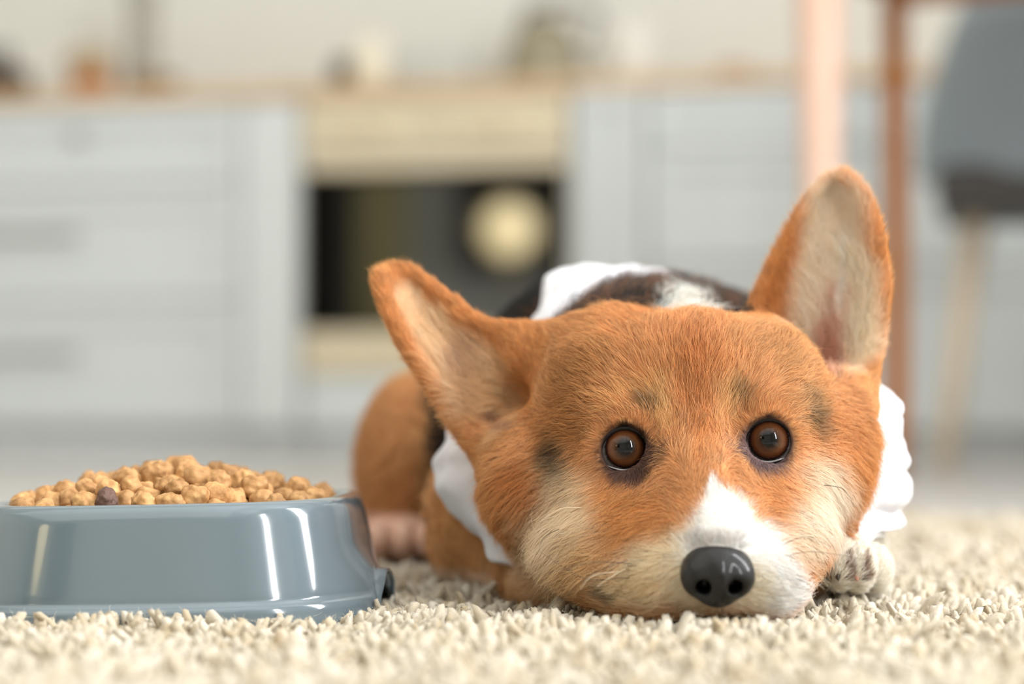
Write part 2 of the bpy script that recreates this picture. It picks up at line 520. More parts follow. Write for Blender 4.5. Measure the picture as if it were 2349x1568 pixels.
# unseen globe lamp added for a warm blob mirrored in the oven glass
u, z = KZ(1172, 528)
r = ray(1172, 528); ru = r[0] * math.cos(KA) - r[1] * math.sin(KA); rv = r[0] * math.sin(KA) + r[1] * math.cos(KA)
tt = 6.2 / rv
lz = z + r[2] * tt
fl = kempty('reflection_lamp', u + ru * tt, -6.2, label='floor lamp with warm glowing globe shade added behind the photographer for the oven reflection', cat='lamp')
mg = bpy.data.materials.new('warm_globe'); mg.use_nodes = True
pb = mg.node_tree.nodes['Principled BSDF']; pb.inputs['Base Color'].default_value = lin4((250, 240, 210))
pb.inputs['Emission Color'].default_value = (1.0, 0.80, 0.42, 1); pb.inputs['Emission Strength'].default_value = 9.0
bm = bmesh.new(); bmesh.ops.create_uvsphere(bm, u_segments=32, v_segments=20, radius=0.155)
g_ = bm_obj('lamp_shade', bm, mg, fl, smooth=True); g_.location = (0, 0, lz)
vs, fs = lathe([(0.14, 0), (0.14, 0.015), (0.012, 0.022), (0.012, lz - .155)], 24)
mesh_obj('pole', vs, fs, m_nickel, fl)
# unseen dark furniture added to darken parts of the oven glass reflection
m_dark = mat_wood('dark_stained_oak', (34, 28, 24), (46, 38, 32), 0.5)


def rear_z(py):
    u_, z_ = KZ(1000, py); r_ = ray(1000, py)
    return z_ + r_[2] / (r_[0] * math.sin(KA) + r_[1] * math.cos(KA)) * (-V0)


for (pa, pb, z0_, z1_, lb, nm_) in ((640, 800, 0.0, 2.2, 'tall dark bookcase added behind the photographer for the oven reflection, beside the curtain', 'bookcase'),
                                    (1085, 1330, 1.05, 2.3, 'dark wall cabinet added behind the photographer for the oven reflection, above the globe lamp', 'reflection_cabinet')):
    ra, rb = rear_u(pa), rear_u(pb); rc = (ra + rb) / 2; hw = abs(rb - ra) / 2
    f_ = kempty(nm_, rc, V0, z0_, label=lb, cat=nm_.replace('_', ' '))
    H_ = z1_ - z0_
    for sx in (-1, 1): box('side_panel', sx * hw - .015, sx * hw + .015, 0, .34, 0, H_, m_dark, f_, 0.002)
    box('back_panel', -hw + .015, hw - .015, 0, .012, 0, H_, m_dark, f_, 0)
    for k in range(6): box('shelf', -hw + .015, hw - .015, .012, .33, .0 + k * (H_ - .03) / 5, .025 + k * (H_ - .03) / 5, m_dark, f_, 0.001)
# unseen ochre curtain added for a yellow streak in the oven glass
cu0, cu1 = rear_u(835), rear_u(940)
vs, fs = [], []
for i in range(61):
    t = i / 60
    for zc in (0.03, 2.45):
        vs.append((cu0 + (cu1 - cu0) * t, V0 + 0.10 + 0.03 * math.sin(t * 38), zc))
for i in range(60): fs.append((2 * i, 2 * i + 2, 2 * i + 3, 2 * i + 1))
cm_ = mat_simple('ochre_linen', (238, 228, 172), 0.9)
cur = mesh_obj('curtain', vs, fs, cm_, label='long ochre curtain added behind the photographer for the oven reflection', cat='curtain')
cur.location = RK(0, 0, FLOOR); cur.rotation_euler = (0, 0, -KA)
sd = cur.modifiers.new('t', 'SOLIDIFY'); sd.thickness = 0.003
# ------------------------------------------------------------------ implicit surface toolkit
class Field:
    def __init__(s, lo, hi, h):
        s.h = h; s.o = np.array(lo, float)
        s.n = (np.ceil((np.array(hi) - s.o) / h)).astype(int) + 1
        s.D = np.full(s.n, 1.0, np.float32)

    def region(s, lo, hi):
        a = np.clip(np.floor((np.array(lo) - s.o) / s.h).astype(int), 0, s.n - 1)
        b = np.clip(np.ceil((np.array(hi) - s.o) / s.h).astype(int) + 1, 1, s.n)
        sl = tuple(slice(a[i], b[i]) for i in range(3))
        g = [(s.o[i] + s.h * np.arange(a[i], b[i])).astype(np.float32) for i in range(3)]
        return sl, g[0][:, None, None], g[1][None, :, None], g[2][None, None, :]

    def union(s, sl, d, k):
        a = s.D[sl]
        if k > 0:
            hh = np.maximum(k - np.abs(a - d), 0) / k
            s.D[sl] = np.minimum(a, d) - hh * hh * k * 0.25
        else:
            s.D[sl] = np.minimum(a, d)

    def carve(s, sl, d, k):
        a = s.D[sl]; d = -d
        hh = np.maximum(k - np.abs(a - d), 0) / k
        s.D[sl] = np.maximum(a, d) + hh * hh * k * 0.25

    def ell(s, c, r, k=0.01, rot=None, cut=False):
        c = np.array(c, float); r = np.array(r, float)
        R = r.max() + k + 3 * s.h
        sl, X, Y, Z = s.region(c - R, c + R)
        x, y, z = X - c[0], Y - c[1], Z - c[2]
        if rot is not None:
            M = np.array(rot.to_matrix().transposed())
            x, y, z = (M[0, 0] * x + M[0, 1] * y + M[0, 2] * z, M[1, 0] * x + M[1, 1] * y + M[1, 2] * z, M[2, 0] * x + M[2, 1] * y + M[2, 2] * z)
        k0 = np.sqrt((x / r[0]) ** 2 + (y / r[1]) ** 2 + (z / r[2]) ** 2)
        k1 = np.sqrt((x / r[0] ** 2) ** 2 + (y / r[1] ** 2) ** 2 + (z / r[2] ** 2) ** 2) + 1e-9
        d = (k0 * (k0 - 1) / k1).astype(np.float32)
        (s.carve if cut else s.union)(sl, d, k)

    def cap(s, a, b, ra, rb, k=0.01, cut=False):
        a = np.array(a, float); b = np.array(b, float)
        R = max(ra, rb) + k + 3 * s.h
        sl, X, Y, Z = s.region(np.minimum(a, b) - R, np.maximum(a, b) + R)
        ab = b - a; L = ab @ ab
        t = np.clip(((X - a[0]) * ab[0] + (Y - a[1]) * ab[1] + (Z - a[2]) * ab[2]) / L, 0, 1)
        d = np.sqrt((X - a[0] - t * ab[0]) ** 2 + (Y - a[1] - t * ab[1]) ** 2 + (Z - a[2] - t * ab[2]) ** 2) - (ra + (rb - ra) * t)
        (s.carve if cut else s.union)(sl, d.astype(np.float32), k)

    def torus(s, c, ax, R, r, k, sx=1.0):
        c = np.array(c, float); ax = np.array(ax, float); ax /= np.linalg.norm(ax)
        B = R * 1.3 + r + k + 3 * s.h
        sl, X, Y, Z = s.region(c - B, c + B)
        x, y, z = X - c[0], Y - c[1], Z - c[2]
        hgt = x * ax[0] + y * ax[1] + z * ax[2]
        rad = np.sqrt(np.maximum(x * x + y * y + z * z - hgt * hgt, 0))
        d = np.sqrt((rad - R) ** 2 + hgt ** 2) - r
        s.union(sl, d.astype(np.float32), k)

    def splat(s, pts, rad, k, pad=0.012):
        lo = pts.min(0) - pad - rad.max(); hi = pts.max(0) + pad + rad.max()
        E = Field.__new__(Field); E.h = s.h; E.o = s.o; E.n = s.n
        E.D = np.full(s.n, 1.0, np.float32)
        for p, r in zip(pts, rad):
            sl, X, Y, Z = E.region(p - r - pad, p + r + pad)
            d = np.sqrt((X - p[0]) ** 2 + (Y - p[1]) ** 2 + (Z - p[2]) ** 2) - r
            E.D[sl] = np.minimum(E.D[sl], d)
        sl, _, _, _ = s.region(lo, hi)
        s.union(sl, E.D[sl], k)

    def sample(s, P):
        q = (P - s.o) / s.h
        i = np.clip(np.floor(q).astype(int), 0, s.n - 2); f = np.clip(q - i, 0, 1)
        out = 0
        for dx in (0, 1):
            for dy in (0, 1):
                for dz in (0, 1):
                    wgt = (f[:, 0] if dx else 1 - f[:, 0]) * (f[:, 1] if dy else 1 - f[:, 1]) * (f[:, 2] if dz else 1 - f[:, 2])
                    out = out + wgt * s.D[i[:, 0] + dx, i[:, 1] + dy, i[:, 2] + dz]
        return out

    def nets(s):
        D = s.D; S = D < 0
        cnt = np.zeros(np.array(S.shape) - 1, np.uint8)
        for a in (0, 1):
            for b in (0, 1):
                for c in (0, 1):
                    cnt += S[a:a + cnt.shape[0], b:b + cnt.shape[1], c:c + cnt.shape[2]]
        I = np.argwhere((cnt > 0) & (cnt < 8))
        ids = np.full(cnt.shape, -1, np.int32); ids[I[:, 0], I[:, 1], I[:, 2]] = np.arange(len(I))
        acc = np.zeros((len(I), 3)); num = np.zeros(len(I))
        for ax in range(3):
            o1, o2 = [q for q in range(3) if q != ax]
            for a in (0, 1):
                for b in (0, 1):
                    p = I.copy(); p[:, o1] += a; p[:, o2] += b
                    q = p.copy(); q[:, ax] += 1
                    d0 = D[p[:, 0], p[:, 1], p[:, 2]]; d1 = D[q[:, 0], q[:, 1], q[:, 2]]
                    m = (d0 < 0) != (d1 < 0)
                    t = np.where(m, d0 / np.where(m, d0 - d1, 1), 0)
                    pt = p.astype(float); pt[:, ax] += t
                    acc[m] += pt[m]; num[m] += 1
        V = s.o + acc / num[:, None] * s.h
        F = []
        for ax in range(3):
            o1, o2 = (ax + 1) % 3, (ax + 2) % 3
            s0 = [slice(None)] * 3; s1 = [slice(None)] * 3
            s0[ax] = slice(0, -1); s1[ax] = slice(1, None)
            A = S[tuple(s0)]; B = S[tuple(s1)]
            E = np.argwhere(A != B)
            ok = (E[:, o1] > 0) & (E[:, o2] > 0) & (E[:, o1] < cnt.shape[o1]) & (E[:, o2] < cnt.shape[o2])
            E = E[ok]
            ins = A[E[:, 0], E[:, 1], E[:, 2]]
            q = []
            for (a, b) in ((1, 1), (0, 1), (0, 0), (1, 0)):
                p = E.copy(); p[:, o1] -= a; p[:, o2] -= b
                q.append(ids[p[:, 0], p[:, 1], p[:, 2]])
            q = np.stack(q, 1)
            q[~ins] = q[~ins][:, ::-1]
            F.append(q)
        F = np.concatenate(F)
        return V, F


def smooth_mesh(V, F, it, lam=0.5):
    n = len(V)
    a = np.concatenate([F[:, i] for i in range(4)]); b = np.concatenate([F[:, (i + 1) % 4] for i in range(4)])
    deg = np.bincount(a, minlength=n) + np.bincount(b, minlength=n)
    for k in range(it):
        S = np.stack([np.bincount(a, V[b, c], n) + np.bincount(b, V[a, c], n) for c in range(3)], 1) / deg[:, None]
        V = V + (S - V) * (lam if k % 2 == 0 else -lam * 0.96)
    return V


def vnormals(V, F):
    d1 = V[F[:, 2]] - V[F[:, 0]]; d2 = V[F[:, 3]] - V[F[:, 1]]
    fn = np.cross(d1, d2)
    N = np.stack([sum(np.bincount(F[:, i], fn[:, c], len(V)) for i in range(4)) for c in range(3)], 1)
    return N / (np.linalg.norm(N, axis=1, keepdims=True) + 1e-12)


# smooth value noise on points
_lat = rng.random((32, 32, 32)).astype(np.float32)
def vnoise(P, scale, off=0.0):
    q = P / scale + off
    i = np.floor(q).astype(int); f = q - i; f = f * f * (3 - 2 * f)
    out = 0
    for dx in (0, 1):
        for dy in (0, 1):
            for dz in (0, 1):
                wgt = (f[:, 0] if dx else 1 - f[:, 0]) * (f[:, 1] if dy else 1 - f[:, 1]) * (f[:, 2] if dz else 1 - f[:, 2])
                out = out + wgt * _lat[(i[:, 0] + dx) % 32, (i[:, 1] + dy) % 32, (i[:, 2] + dz) % 32]
    return out * 2 - 1


def nrm(v):
    return v / (np.linalg.norm(v, axis=1, keepdims=True) + 1e-12)


def hair_object(name, P, N, T, L, R, C, lift, bend, mat, parent, npts=6, curl=0.12, tipcol=None, **kw):
    n = len(P)
    s = np.linspace(0, 1, npts)
    wob = rng.normal(0, 1, (n, 3)) * curl
    wob2 = rng.normal(0, 1, (n, 3)) * curl * 0.6
    pos = np.zeros((n, npts, 3), np.float32)
    for k, t in enumerate(s):
        off = T * t + N * (lift[:, None] * (t - bend[:, None] * t * t)) + wob * (t * t) + wob2 * math.sin(t * 3.0)* t
        pos[:, k] = P + off * L[:, None]
    hc = bpy.data.hair_curves.new(name)
    hc.add_curves([npts] * n)
    hc.points.foreach_set('position', pos.ravel())
    ra = hc.attributes.get('radius') or hc.attributes.new('radius', 'FLOAT', 'POINT')
    prof = np.array([1.0, 1.0, 0.9, 0.75, 0.5, 0.12])
    prof = np.interp(s, np.linspace(0, 1, 6), prof)
    ra.data.foreach_set('value', (R[:, None] * prof[None]).astype(np.float32).ravel())
    ca = hc.attributes.new('hair_col', 'FLOAT_COLOR', 'POINT')
    col = np.ones((n, npts, 4), np.float32)
    if tipcol is None: tipcol = C * 1.15
    for k, t in enumerate(s):
        g = t ** 1.5
        col[:, k, :3] = C * (1 - g) * 0.98 + tipcol * g
    ca.data.foreach_set('color', np.clip(col, 0, 0.98).ravel())
    hc.materials.append(mat)
    o = bpy.data.objects.new(name, hc)
    COL.objects.link(o)
    if parent: o.parent = parent
    return tag(o, **kw)


def hair_mat(name, rough=0.45, trans=0.25, spec=0.35):
    m = bpy.data.materials.new(name); m.use_nodes = True
    nt = m.node_tree; b = nt.nodes['Principled BSDF']; out = nt.nodes['Material Output']
    at = nt.nodes.new('ShaderNodeAttribute'); at.attribute_name = 'hair_col'
    nt.links.new(at.outputs['Color'], b.inputs['Base Color'])
    b.inputs['Roughness'].default_value = rough
    b.inputs['Specular IOR Level'].default_value = spec
    tr = nt.nodes.new('ShaderNodeBsdfTranslucent'); nt.links.new(at.outputs['Color'], tr.inputs[0])
    mx = nt.nodes.new('ShaderNodeMixShader'); mx.inputs[0].default_value = trans
    nt.links.new(b.outputs[0], mx.inputs[1]); nt.links.new(tr.outputs[0], mx.inputs[2]); nt.links.new(mx.outputs[0], out.inputs[0])
    return m
# ------------------------------------------------------------------ the dog: one continuous body
FD = Field((-0.135, -0.10, -0.016), (0.235, 0.53, 0.232), 0.0019)


def E(px, py, Y, rx, ry, rz, k=0.012, rot=None, cut=False):
    FD.ell(W(px, py, Y), (rx / 1000, ry / 1000, rz / 1000), k, rot, cut)


def Cp(a, b, ra, rb, k=0.012, cut=False):
    FD.cap(W(*a), W(*b), ra / 1000, rb / 1000, k, cut)


# trunk, neck, haunch, legs
FD.ell((0.080, 0.30, 0.084), (0.118, 0.185, 0.088), 0.03)
FD.ell((0.045, 0.40, 0.075), (0.100, 0.11, 0.080), 0.03)
Cp((1500, 950, 0.11), (1475, 925, 0.20), 58, 68, 0.025)
E(1335, 805, 0.25, 44, 60, 42, 0.02)
E(1420, 1130, 0.15, 74, 60, 46, 0.02)
E(1640, 1130, 0.15, 70, 60, 46, 0.02)
E(962, 1072, 0.38, 40, 75, 60, 0.015)               # left haunch
E(925, 1232, 0.325, 27, 46, 15, 0.008)              # rear paw
for q in (-15, 0, 15):
    FD.ell(W(925, 1240, 0.283) + np.array([q / 1000, 0, 0]), (0.0085, 0.014, 0.011), 0.002)
E(1092, 1190, 0.20, 27, 55, 40, 0.015)              # left elbow
Cp((1085, 1252, 0.20), (1235, 1318, 0.10), 22, 17, 0.012)
E(1275, 1325, 0.075, 20, 26, 12, 0.008)             # left forepaw, tucked under the chin
Cp((1900, 1235, 0.20), (1945, 1265, 0.12), 22, 19, 0.01)
E(1945, 1296, 0.085, 20, 32, 12, 0.008)             # right forepaw
for px, py, Y in ((1880, 1300, 0.060), (1918, 1294, 0.046), (1960, 1296, 0.049), (1996, 1306, 0.064)):
    FD.ell(W(px, py, Y), (0.0088, 0.015, 0.0115), 0.0012)

# head
E(1555, 945, 0.062, 63, 58, 42, 0.02)
E(1490, 872, 0.055, 44, 42, 24, 0.02)
E(1660, 868, 0.055, 38, 42, 25, 0.02)
E(1385, 940, 0.045, 28, 38, 34, 0.018)
E(1765, 925, 0.043, 24, 36, 32, 0.018)
E(1318, 1112, 0.060, 34, 46, 36, 0.02)
E(1222, 1115, 0.074, 19, 38, 27, 0.018)
E(1828, 1088, 0.056, 29, 46, 35, 0.02)
E(1885, 1020, 0.070, 19, 38, 33, 0.018)
E(1590, 1140, 0.030, 50, 46, 44, 0.02)
E(1440, 955, 0.016, 19, 19, 13, 0.014)              # brows
E(1745, 935, 0.013, 19, 19, 13, 0.014)
E(1590, 880, 0.030, 34, 30, 30, 0.015)
Cp((1585, 1000, 0.012), (1618, 1130, -0.018), 19, 17, 0.016)       # bridge
Cp((1618, 1130, -0.018), (1645, 1262, -0.047), 17, 15, 0.012)
Cp((1530, 1190, 0.000), (1545, 1312, -0.034), 27, 18, 0.014)
Cp((1480, 1240, 0.000), (1490, 1335, -0.022), 24, 15, 0.014)
Cp((1760, 1230, 0.000), (1768, 1335, -0.022), 22, 15, 0.014)       # muzzle and flews
Cp((1705, 1190, 0.000), (1728, 1308, -0.034), 25, 17, 0.014)
Cp((1600, 1210, -0.01), (1640, 1322, -0.040), 22, 13, 0.014)
E(1455, 1325, -0.008, 18, 22, 12, 0.012)
E(1420, 1255, 0.010, 34, 34, 26, 0.018)
E(1778, 1228, 0.012, 20, 34, 25, 0.018)
# cheek bone under each eye
E(1405, 1110, 0.022, 22, 24, 16, 0.014)
E(1800, 1080, 0.020, 22, 24, 16, 0.014)

# eye sockets and lids
EYES = []
for px, py, Y, rr in ((1433, 1032, -0.0010, 0.0126), (1763, 1013, -0.0030, 0.0123)):
    c = W(px, py, Y + 0.0085)
    g = CAM - c; g /= np.linalg.norm(g)
    EYES.append((c, g, rr))
    FD.ell(c + g * 0.0015, (0.0155, 0.012, 0.0145), 0.010)
    FD.ell(c + g * 0.010, (0.0114, 0.0085, 0.0117), 0.003, cut=True)
    FD.torus(c + g * 0.0055, g, 0.0127, 0.0025, 0.005)
    FD.ell(c, (rr * 1.01,) * 3, 0.0008, cut=True)
# the nose is seated in the front of the muzzle
NOSEC = W(1646, 1319, -0.058)
FD.ell(NOSEC + np.array([0, 0, -.001]), (0.0125, 0.0125, 0.0105), 0.002, cut=True)

# ears
def poly_at(pts, t):
    pts = np.array(pts, float); n = len(pts) - 1
    # Catmull-Rom
    out = []
    for tt in t:
        x = min(tt * n, n - 1e-6); i = int(x); f = x - i
        p0 = pts[max(i - 1, 0)]; p1 = pts[i]; p2 = pts[i + 1]; p3 = pts[min(i + 2, n)]
        out.append(0.5 * ((2 * p1) + (-p0 + p2) * f + (2 * p0 - 5 * p1 + 4 * p2 - p3) * f * f + (-p0 + 3 * p1 - 3 * p2 + p3) * f ** 3))
    return np.array(out)


def ear(Lp, Rp, yl, yr, cup, shift=0.0):
    t = np.linspace(0, 1, 90); s = np.linspace(-1, 1, 56)
    A = poly_at(Lp, t); B = poly_at(Rp, t)
    pts, rad = [], []
    for i, tt in enumerate(t):
        for ss in s:
            u = (ss + 1) / 2
            p = A[i] * (1 - u) + B[i] * u
            y = yl[0] + (yl[1] - yl[0]) * tt
            y2 = yr[0] + (yr[1] - yr[0]) * tt
            y = y * (1 - u) + y2 * u + (cup[0] + (cup[1] - cup[0]) * tt) * (1 - abs(ss - shift) ** 2.2 if abs(ss - shift) < 1 else 0)
            pts.append(W(p[0], p[1], y)); rad.append(0.0036 - 0.0012 * tt)
    FD.splat(np.array(pts), np.array(rad), 0.009)


ear([(1150, 1085), (1075, 1010), (1020, 930), (968, 850), (918, 775), (884, 705), (868, 660), (868, 636)],
    [(1330, 830), (1245, 788), (1165, 762), (1095, 735), (1042, 695), (985, 652), (945, 624), (915, 614)],
    (0.064, 0.070), (0.070, 0.088), (0.015, 0.006), 0.1)
ear([(1708, 790), (1733, 705), (1770, 622), (1810, 540), (1850, 470), (1882, 430), (1912, 406)],
    [(1968, 960), (1995, 860), (2016, 755), (2026, 650), (2014, 550), (1992, 472), (1970, 430), (1945, 407)],
    (0.080, 0.086), (0.070, 0.074), (0.020, 0.006), -0.1)
# ear roots: fur mound in front of the left ear base and at the right ear's inner corner
E(1195, 1075, 0.060, 17, 24, 22, 0.016)
E(1945, 945, 0.068, 11, 22, 18, 0.014)
Cp((1215, 808, 0.072), (1390, 815, 0.062), 10, 20, 0.02)
E(1748, 792, 0.070, 13, 20, 12, 0.014)

BV, BF = FD.nets()
BV = smooth_mesh(BV, BF, 6)
BN = vnormals(BV, BF)

# ------------------------------------------------------------------ markings
OR = (222, 162, 108); DO = (196, 124, 68); LO = (232, 184, 130); CR = (240, 218, 188); WH = (246, 243, 238)
DG = (64, 52, 38); BK = (38, 34, 32); SK = (90, 66, 58); PK = (214, 172, 152)


def smooth01(x):
    x = np.clip(x, 0, 1); return x * x * (3 - 2 * x)


def paint(col, u, v, items):
    for it in items:
        x0, y0, x1, y1, r0, r1, soft, c, al = it
        dx, dy = x1 - x0, y1 - y0; L = dx * dx + dy * dy + 1e-9
        t = np.clip(((u - x0) * dx + (v - y0) * dy) / L, 0, 1)
        d = np.hypot(u - x0 - t * dx, v - y0 - t * dy)
        r = r0 + (r1 - r0) * t
        a = al * (1 - smooth01((d - r * (1 - soft)) / (2 * soft * r)))
        col[:] = col * (1 - a[:, None]) + lin(c)[None] * a[:, None]


HEADP = [
    (1560, 740, 1590, 800, 130, 120, .8, (220, 150, 92), .6),
    (1590, 790, 1600, 1000, 38, 26, .8, DO, .65),
    (1620, 1000, 1600, 1060, 26, 20, .8, (214, 140, 76), .5),
    (1330, 860, 1300, 980, 60, 55, .9, (178, 120, 66), .7),
    (1390, 820, 1300, 880, 40, 40, .9, (184, 130, 76), .5),
    (1790, 800, 1700, 780, 50, 40, .9, (186, 132, 74), .45),
    (1820, 850, 1870, 960, 45, 45, .9, (190, 136, 78), .45),
    (1515, 900, 1530, 985, 24, 16, .8, (240, 190, 128), .75),
    (1400, 925, 1500, 895, 18, 20, .8, (236, 180, 116), .6),
    (1670, 900, 1665, 960, 26, 22, .8, (240, 190, 130), .7),
    (1485, 925, 1500, 940, 17, 14, .9, (108, 84, 54), .75),
    (1690, 905, 1705, 920, 15, 14, .9, (120, 96, 62), .7),
    (1285, 1040, 1300, 1085, 24, 26, .8, DG, .95),
    (1270, 1030, 1275, 1010, 22, 20, .9, DG, .6),
    (1868, 955, 1880, 995, 20, 14, .9, (98, 84, 62), .85),
    (1850, 905, 1868, 940, 22, 20, .9, (140, 112, 76), .6),
    # cheeks
    (1300, 1180, 1270, 1260, 95, 80, .7, (232, 200, 160), .9),
    (1330, 1160, 1290, 1220, 60, 60, .8, (240, 216, 182), .8),
    (1880, 1130, 1850, 1230, 78, 60, .6, (250, 229, 202), .95),
    (1890, 1110, 1860, 1170, 42, 50, .8, (252, 236, 214), .9),
    (1370, 1290, 1330, 1320, 62, 50, .8, (230, 192, 142), .7),
    (1160, 1130, 1180, 1240, 50, 36, .8, (208, 142, 84), .85),
    (1215, 1085, 1240, 1130, 34, 26, .8, (190, 118, 62), .8),
    (1940, 1000, 1980, 1090, 62, 40, .8, (212, 146, 88), .9),
    (1960, 1170, 1900, 1250, 26, 22, .8, (206, 136, 76), .85),
    (1435, 1120, 1480, 1228, 60, 60, .7, (212, 148, 88), .95),
    (1800, 1110, 1780, 1150, 40, 30, .9, (222, 156, 96), .6),
    # muzzle
    (1500, 1318, 1600, 1275, 74, 66, .5, (240, 222, 188), .95),
    (1420, 1350, 1500, 1350, 40, 40, .6, (232, 206, 164), .9),
    (1634, 1108, 1660, 1190, 10, 58, .35, WH, 1),
    (1660, 1190, 1650, 1260, 60, 90, .35, WH, 1),
    (1735, 1250, 1770, 1350, 52, 62, .4, WH, 1),
    (1790, 1310, 1810, 1350, 40, 40, .5, WH, .9),
    (1600, 1340, 1700, 1345, 60, 60, .5, (236, 222, 196), .9),
    (1600, 1245, 1690, 1240, 22, 22, .8, (150, 140, 134), .6),
    # skin round the eyes
    (1433, 1034, 1433, 1036, 64, 64, .25, (178, 110, 66), .6),
    (1433, 1034, 1433, 1036, 62, 62, .14, SK, .95),
    (1398, 1012, 1433, 985, 14, 16, .5, (40, 32, 30), .9), (1433, 985, 1468, 1000, 16, 12, .5, (40, 32, 30), .9),
    (1735, 985, 1765, 966, 12, 14, .5, (40, 32, 30), .9), (1765, 966, 1795, 985, 14, 12, .5, (40, 32, 30), .9),
    (1390, 1352, 1420, 1378, 12, 12, .6, (84, 60, 46), .7),
    (1475, 1040, 1512, 1045, 26, 14, .6, SK, .85),
    (1440, 1075, 1465, 1085, 30, 20, .6, SK, .8),
    (1763, 1014, 1763, 1016, 60, 60, .14, (98, 78, 78), .95),
    (1722, 1020, 1704, 1032, 28, 18, .6, (128, 104, 102), .8),
    (1745, 1060, 1785, 1060, 20, 18, .6, (120, 100, 100), .75),
]
EARP = [
    (934, 690, 1112, 900, 28, 84, .35, (238, 204, 162), .95),
    (1080, 860, 1130, 980, 50, 45, .7, (206, 164, 128), .6),
    (1090, 800, 1060, 850, 26, 30, .8, (200, 160, 130), .5),
    (1150, 930, 1200, 1010, 60, 50, .6, (226, 184, 136), .9),
    (1140, 960, 1190, 975, 14, 10, .7, (148, 100, 84), .7),
    (1918, 478, 1906, 760, 66, 98, .4, (255, 238, 212), .97),
    (1960, 640, 1965, 800, 50, 44, .6, (254, 240, 212), .9),
    (1928, 690, 1900, 830, 22, 34, .7, PK, .85),
    (1905, 800, 1900, 855, 34, 22, .7, (200, 146, 122), .8),
    (1950, 560, 1925, 740, 9, 10, .8, (252, 244, 230), .8),
]
EARP_BASE = [
    (1250, 800, 1235, 1040, 38, 34, .7, (212, 146, 86), .95),
    (1180, 775, 1215, 860, 26, 34, .7, (214, 150, 92), .9),
    (1750, 760, 1850, 900, 46, 34, .7, (222, 158, 100), .9),
    (1100, 1010, 1170, 1090, 44, 50, .7, (214, 154, 98), .9),
    (2010, 870, 1960, 950, 34, 46, .7, (220, 162, 104), .9),
]


def fur_colour(P, N):
    u, v = proj(P)
    n = len(P)
    X, Y, Z = P[:, 0], P[:, 1], P[:, 2]
    # head
    ch = np.tile(lin(OR), (n, 1)); paint(ch, u, v, HEADP)
    # ears
    left = (u < 1262) & (v < 1100) & (Y > 0.04)
    right = (Y > 0.045) & (v < 965) & (u > 1690) & ((u > 1870) | (v < 740 + (u - 1700) * 0.75))
    isear = (left | right) & (Y < 0.125)
    front = np.clip(-N[:, 1] * 2.2 + 0.4, 0, 1)
    ce = np.tile(lin((214, 150, 92)), (n, 1)); ce2 = ce.copy()
    paint(ce2, u, v, EARP); ce = ce * (1 - front[:, None]) + ce2 * front[:, None]
    paint(ce, u, v, EARP_BASE)
    # body: tan flanks, black saddle, white chest and collar
    cb = np.tile(lin((206, 150, 96)), (n, 1))
    wob = vnoise(P, 0.03) * 0.018
    def mask(m): return smooth01(m)[:, None]
    sad = mask((Z - 0.088 + wob) / 0.03) * mask((0.160 - X + wob) / 0.02) * mask((X + 0.055 + wob) / 0.02)
    cb = cb * (1 - sad) + lin(BK) * sad
    side = mask((X + 0.065 + wob * .5) / 0.012) * mask((-0.015 - X + wob) / 0.015) * mask((Z - 0.03) / 0.02) * mask((Y - 0.20) / .03)
    cb = cb * (1 - side) + lin(BK) * side
    haun = (mask((-0.052 - X) / 0.006) * mask((Y - 0.27) / 0.02))
    cb = cb * (1 - haun) + lin((208, 152, 100)) * haun
    low = mask((0.010 - Z) / 0.012)
    cb = cb * (1 - low) + lin((236, 208, 180)) * low
    pawr = mask((X - 0.128) / 0.008) * mask((0.052 - Z) / 0.01)
    cb = cb * (1 - pawr) + lin((246, 238, 222)) * pawr
    cpaw = cb.copy()
    paint(cpaw, u, v, [(x_, 1272, x_ + 3, 1325, 6, 8, .7, (120, 84, 62), .85) for x_ in (1899, 1940, 1980)] + [(1850, 1320, 1885, 1345, 14, 12, .7, (84, 66, 54), .8)])
    cb = cb * (1 - pawr) + cpaw * pawr
    pl = mask((-0.02 - X) / 0.01) * mask((0.034 - Z) / 0.01) * mask((Y - 0.24) / 0.02)
    cb = cb * (1 - pl) + lin((226, 186, 164)) * pl
    col2 = np.tile(lin((240, 236, 226)), (n, 1))
    cz = mask((u - 1490) / 40) * mask((1660 - u) / 60) * mask((v - 688) / 14) * mask((760 - v) / 20) * 0.95
    cb = cb * (1 - cz) + col2 * cz
    isbody = mask((Y - 0.098 + 0.035 * smooth01((Z - 0.118) / 0.012) * smooth01((u - 1310) / 60)) / 0.008) * (~isear)[:, None]
    foot = mask((Z < 0.034).astype(float)) * mask(((X > 0.145) & (Y > 0.03)).astype(float))
    isbody = np.maximum(isbody, foot)
    out = np.where(isear[:, None], ce, ch)
    return out * (1 - isbody) + cb * isbody, isear, isbody[:, 0]


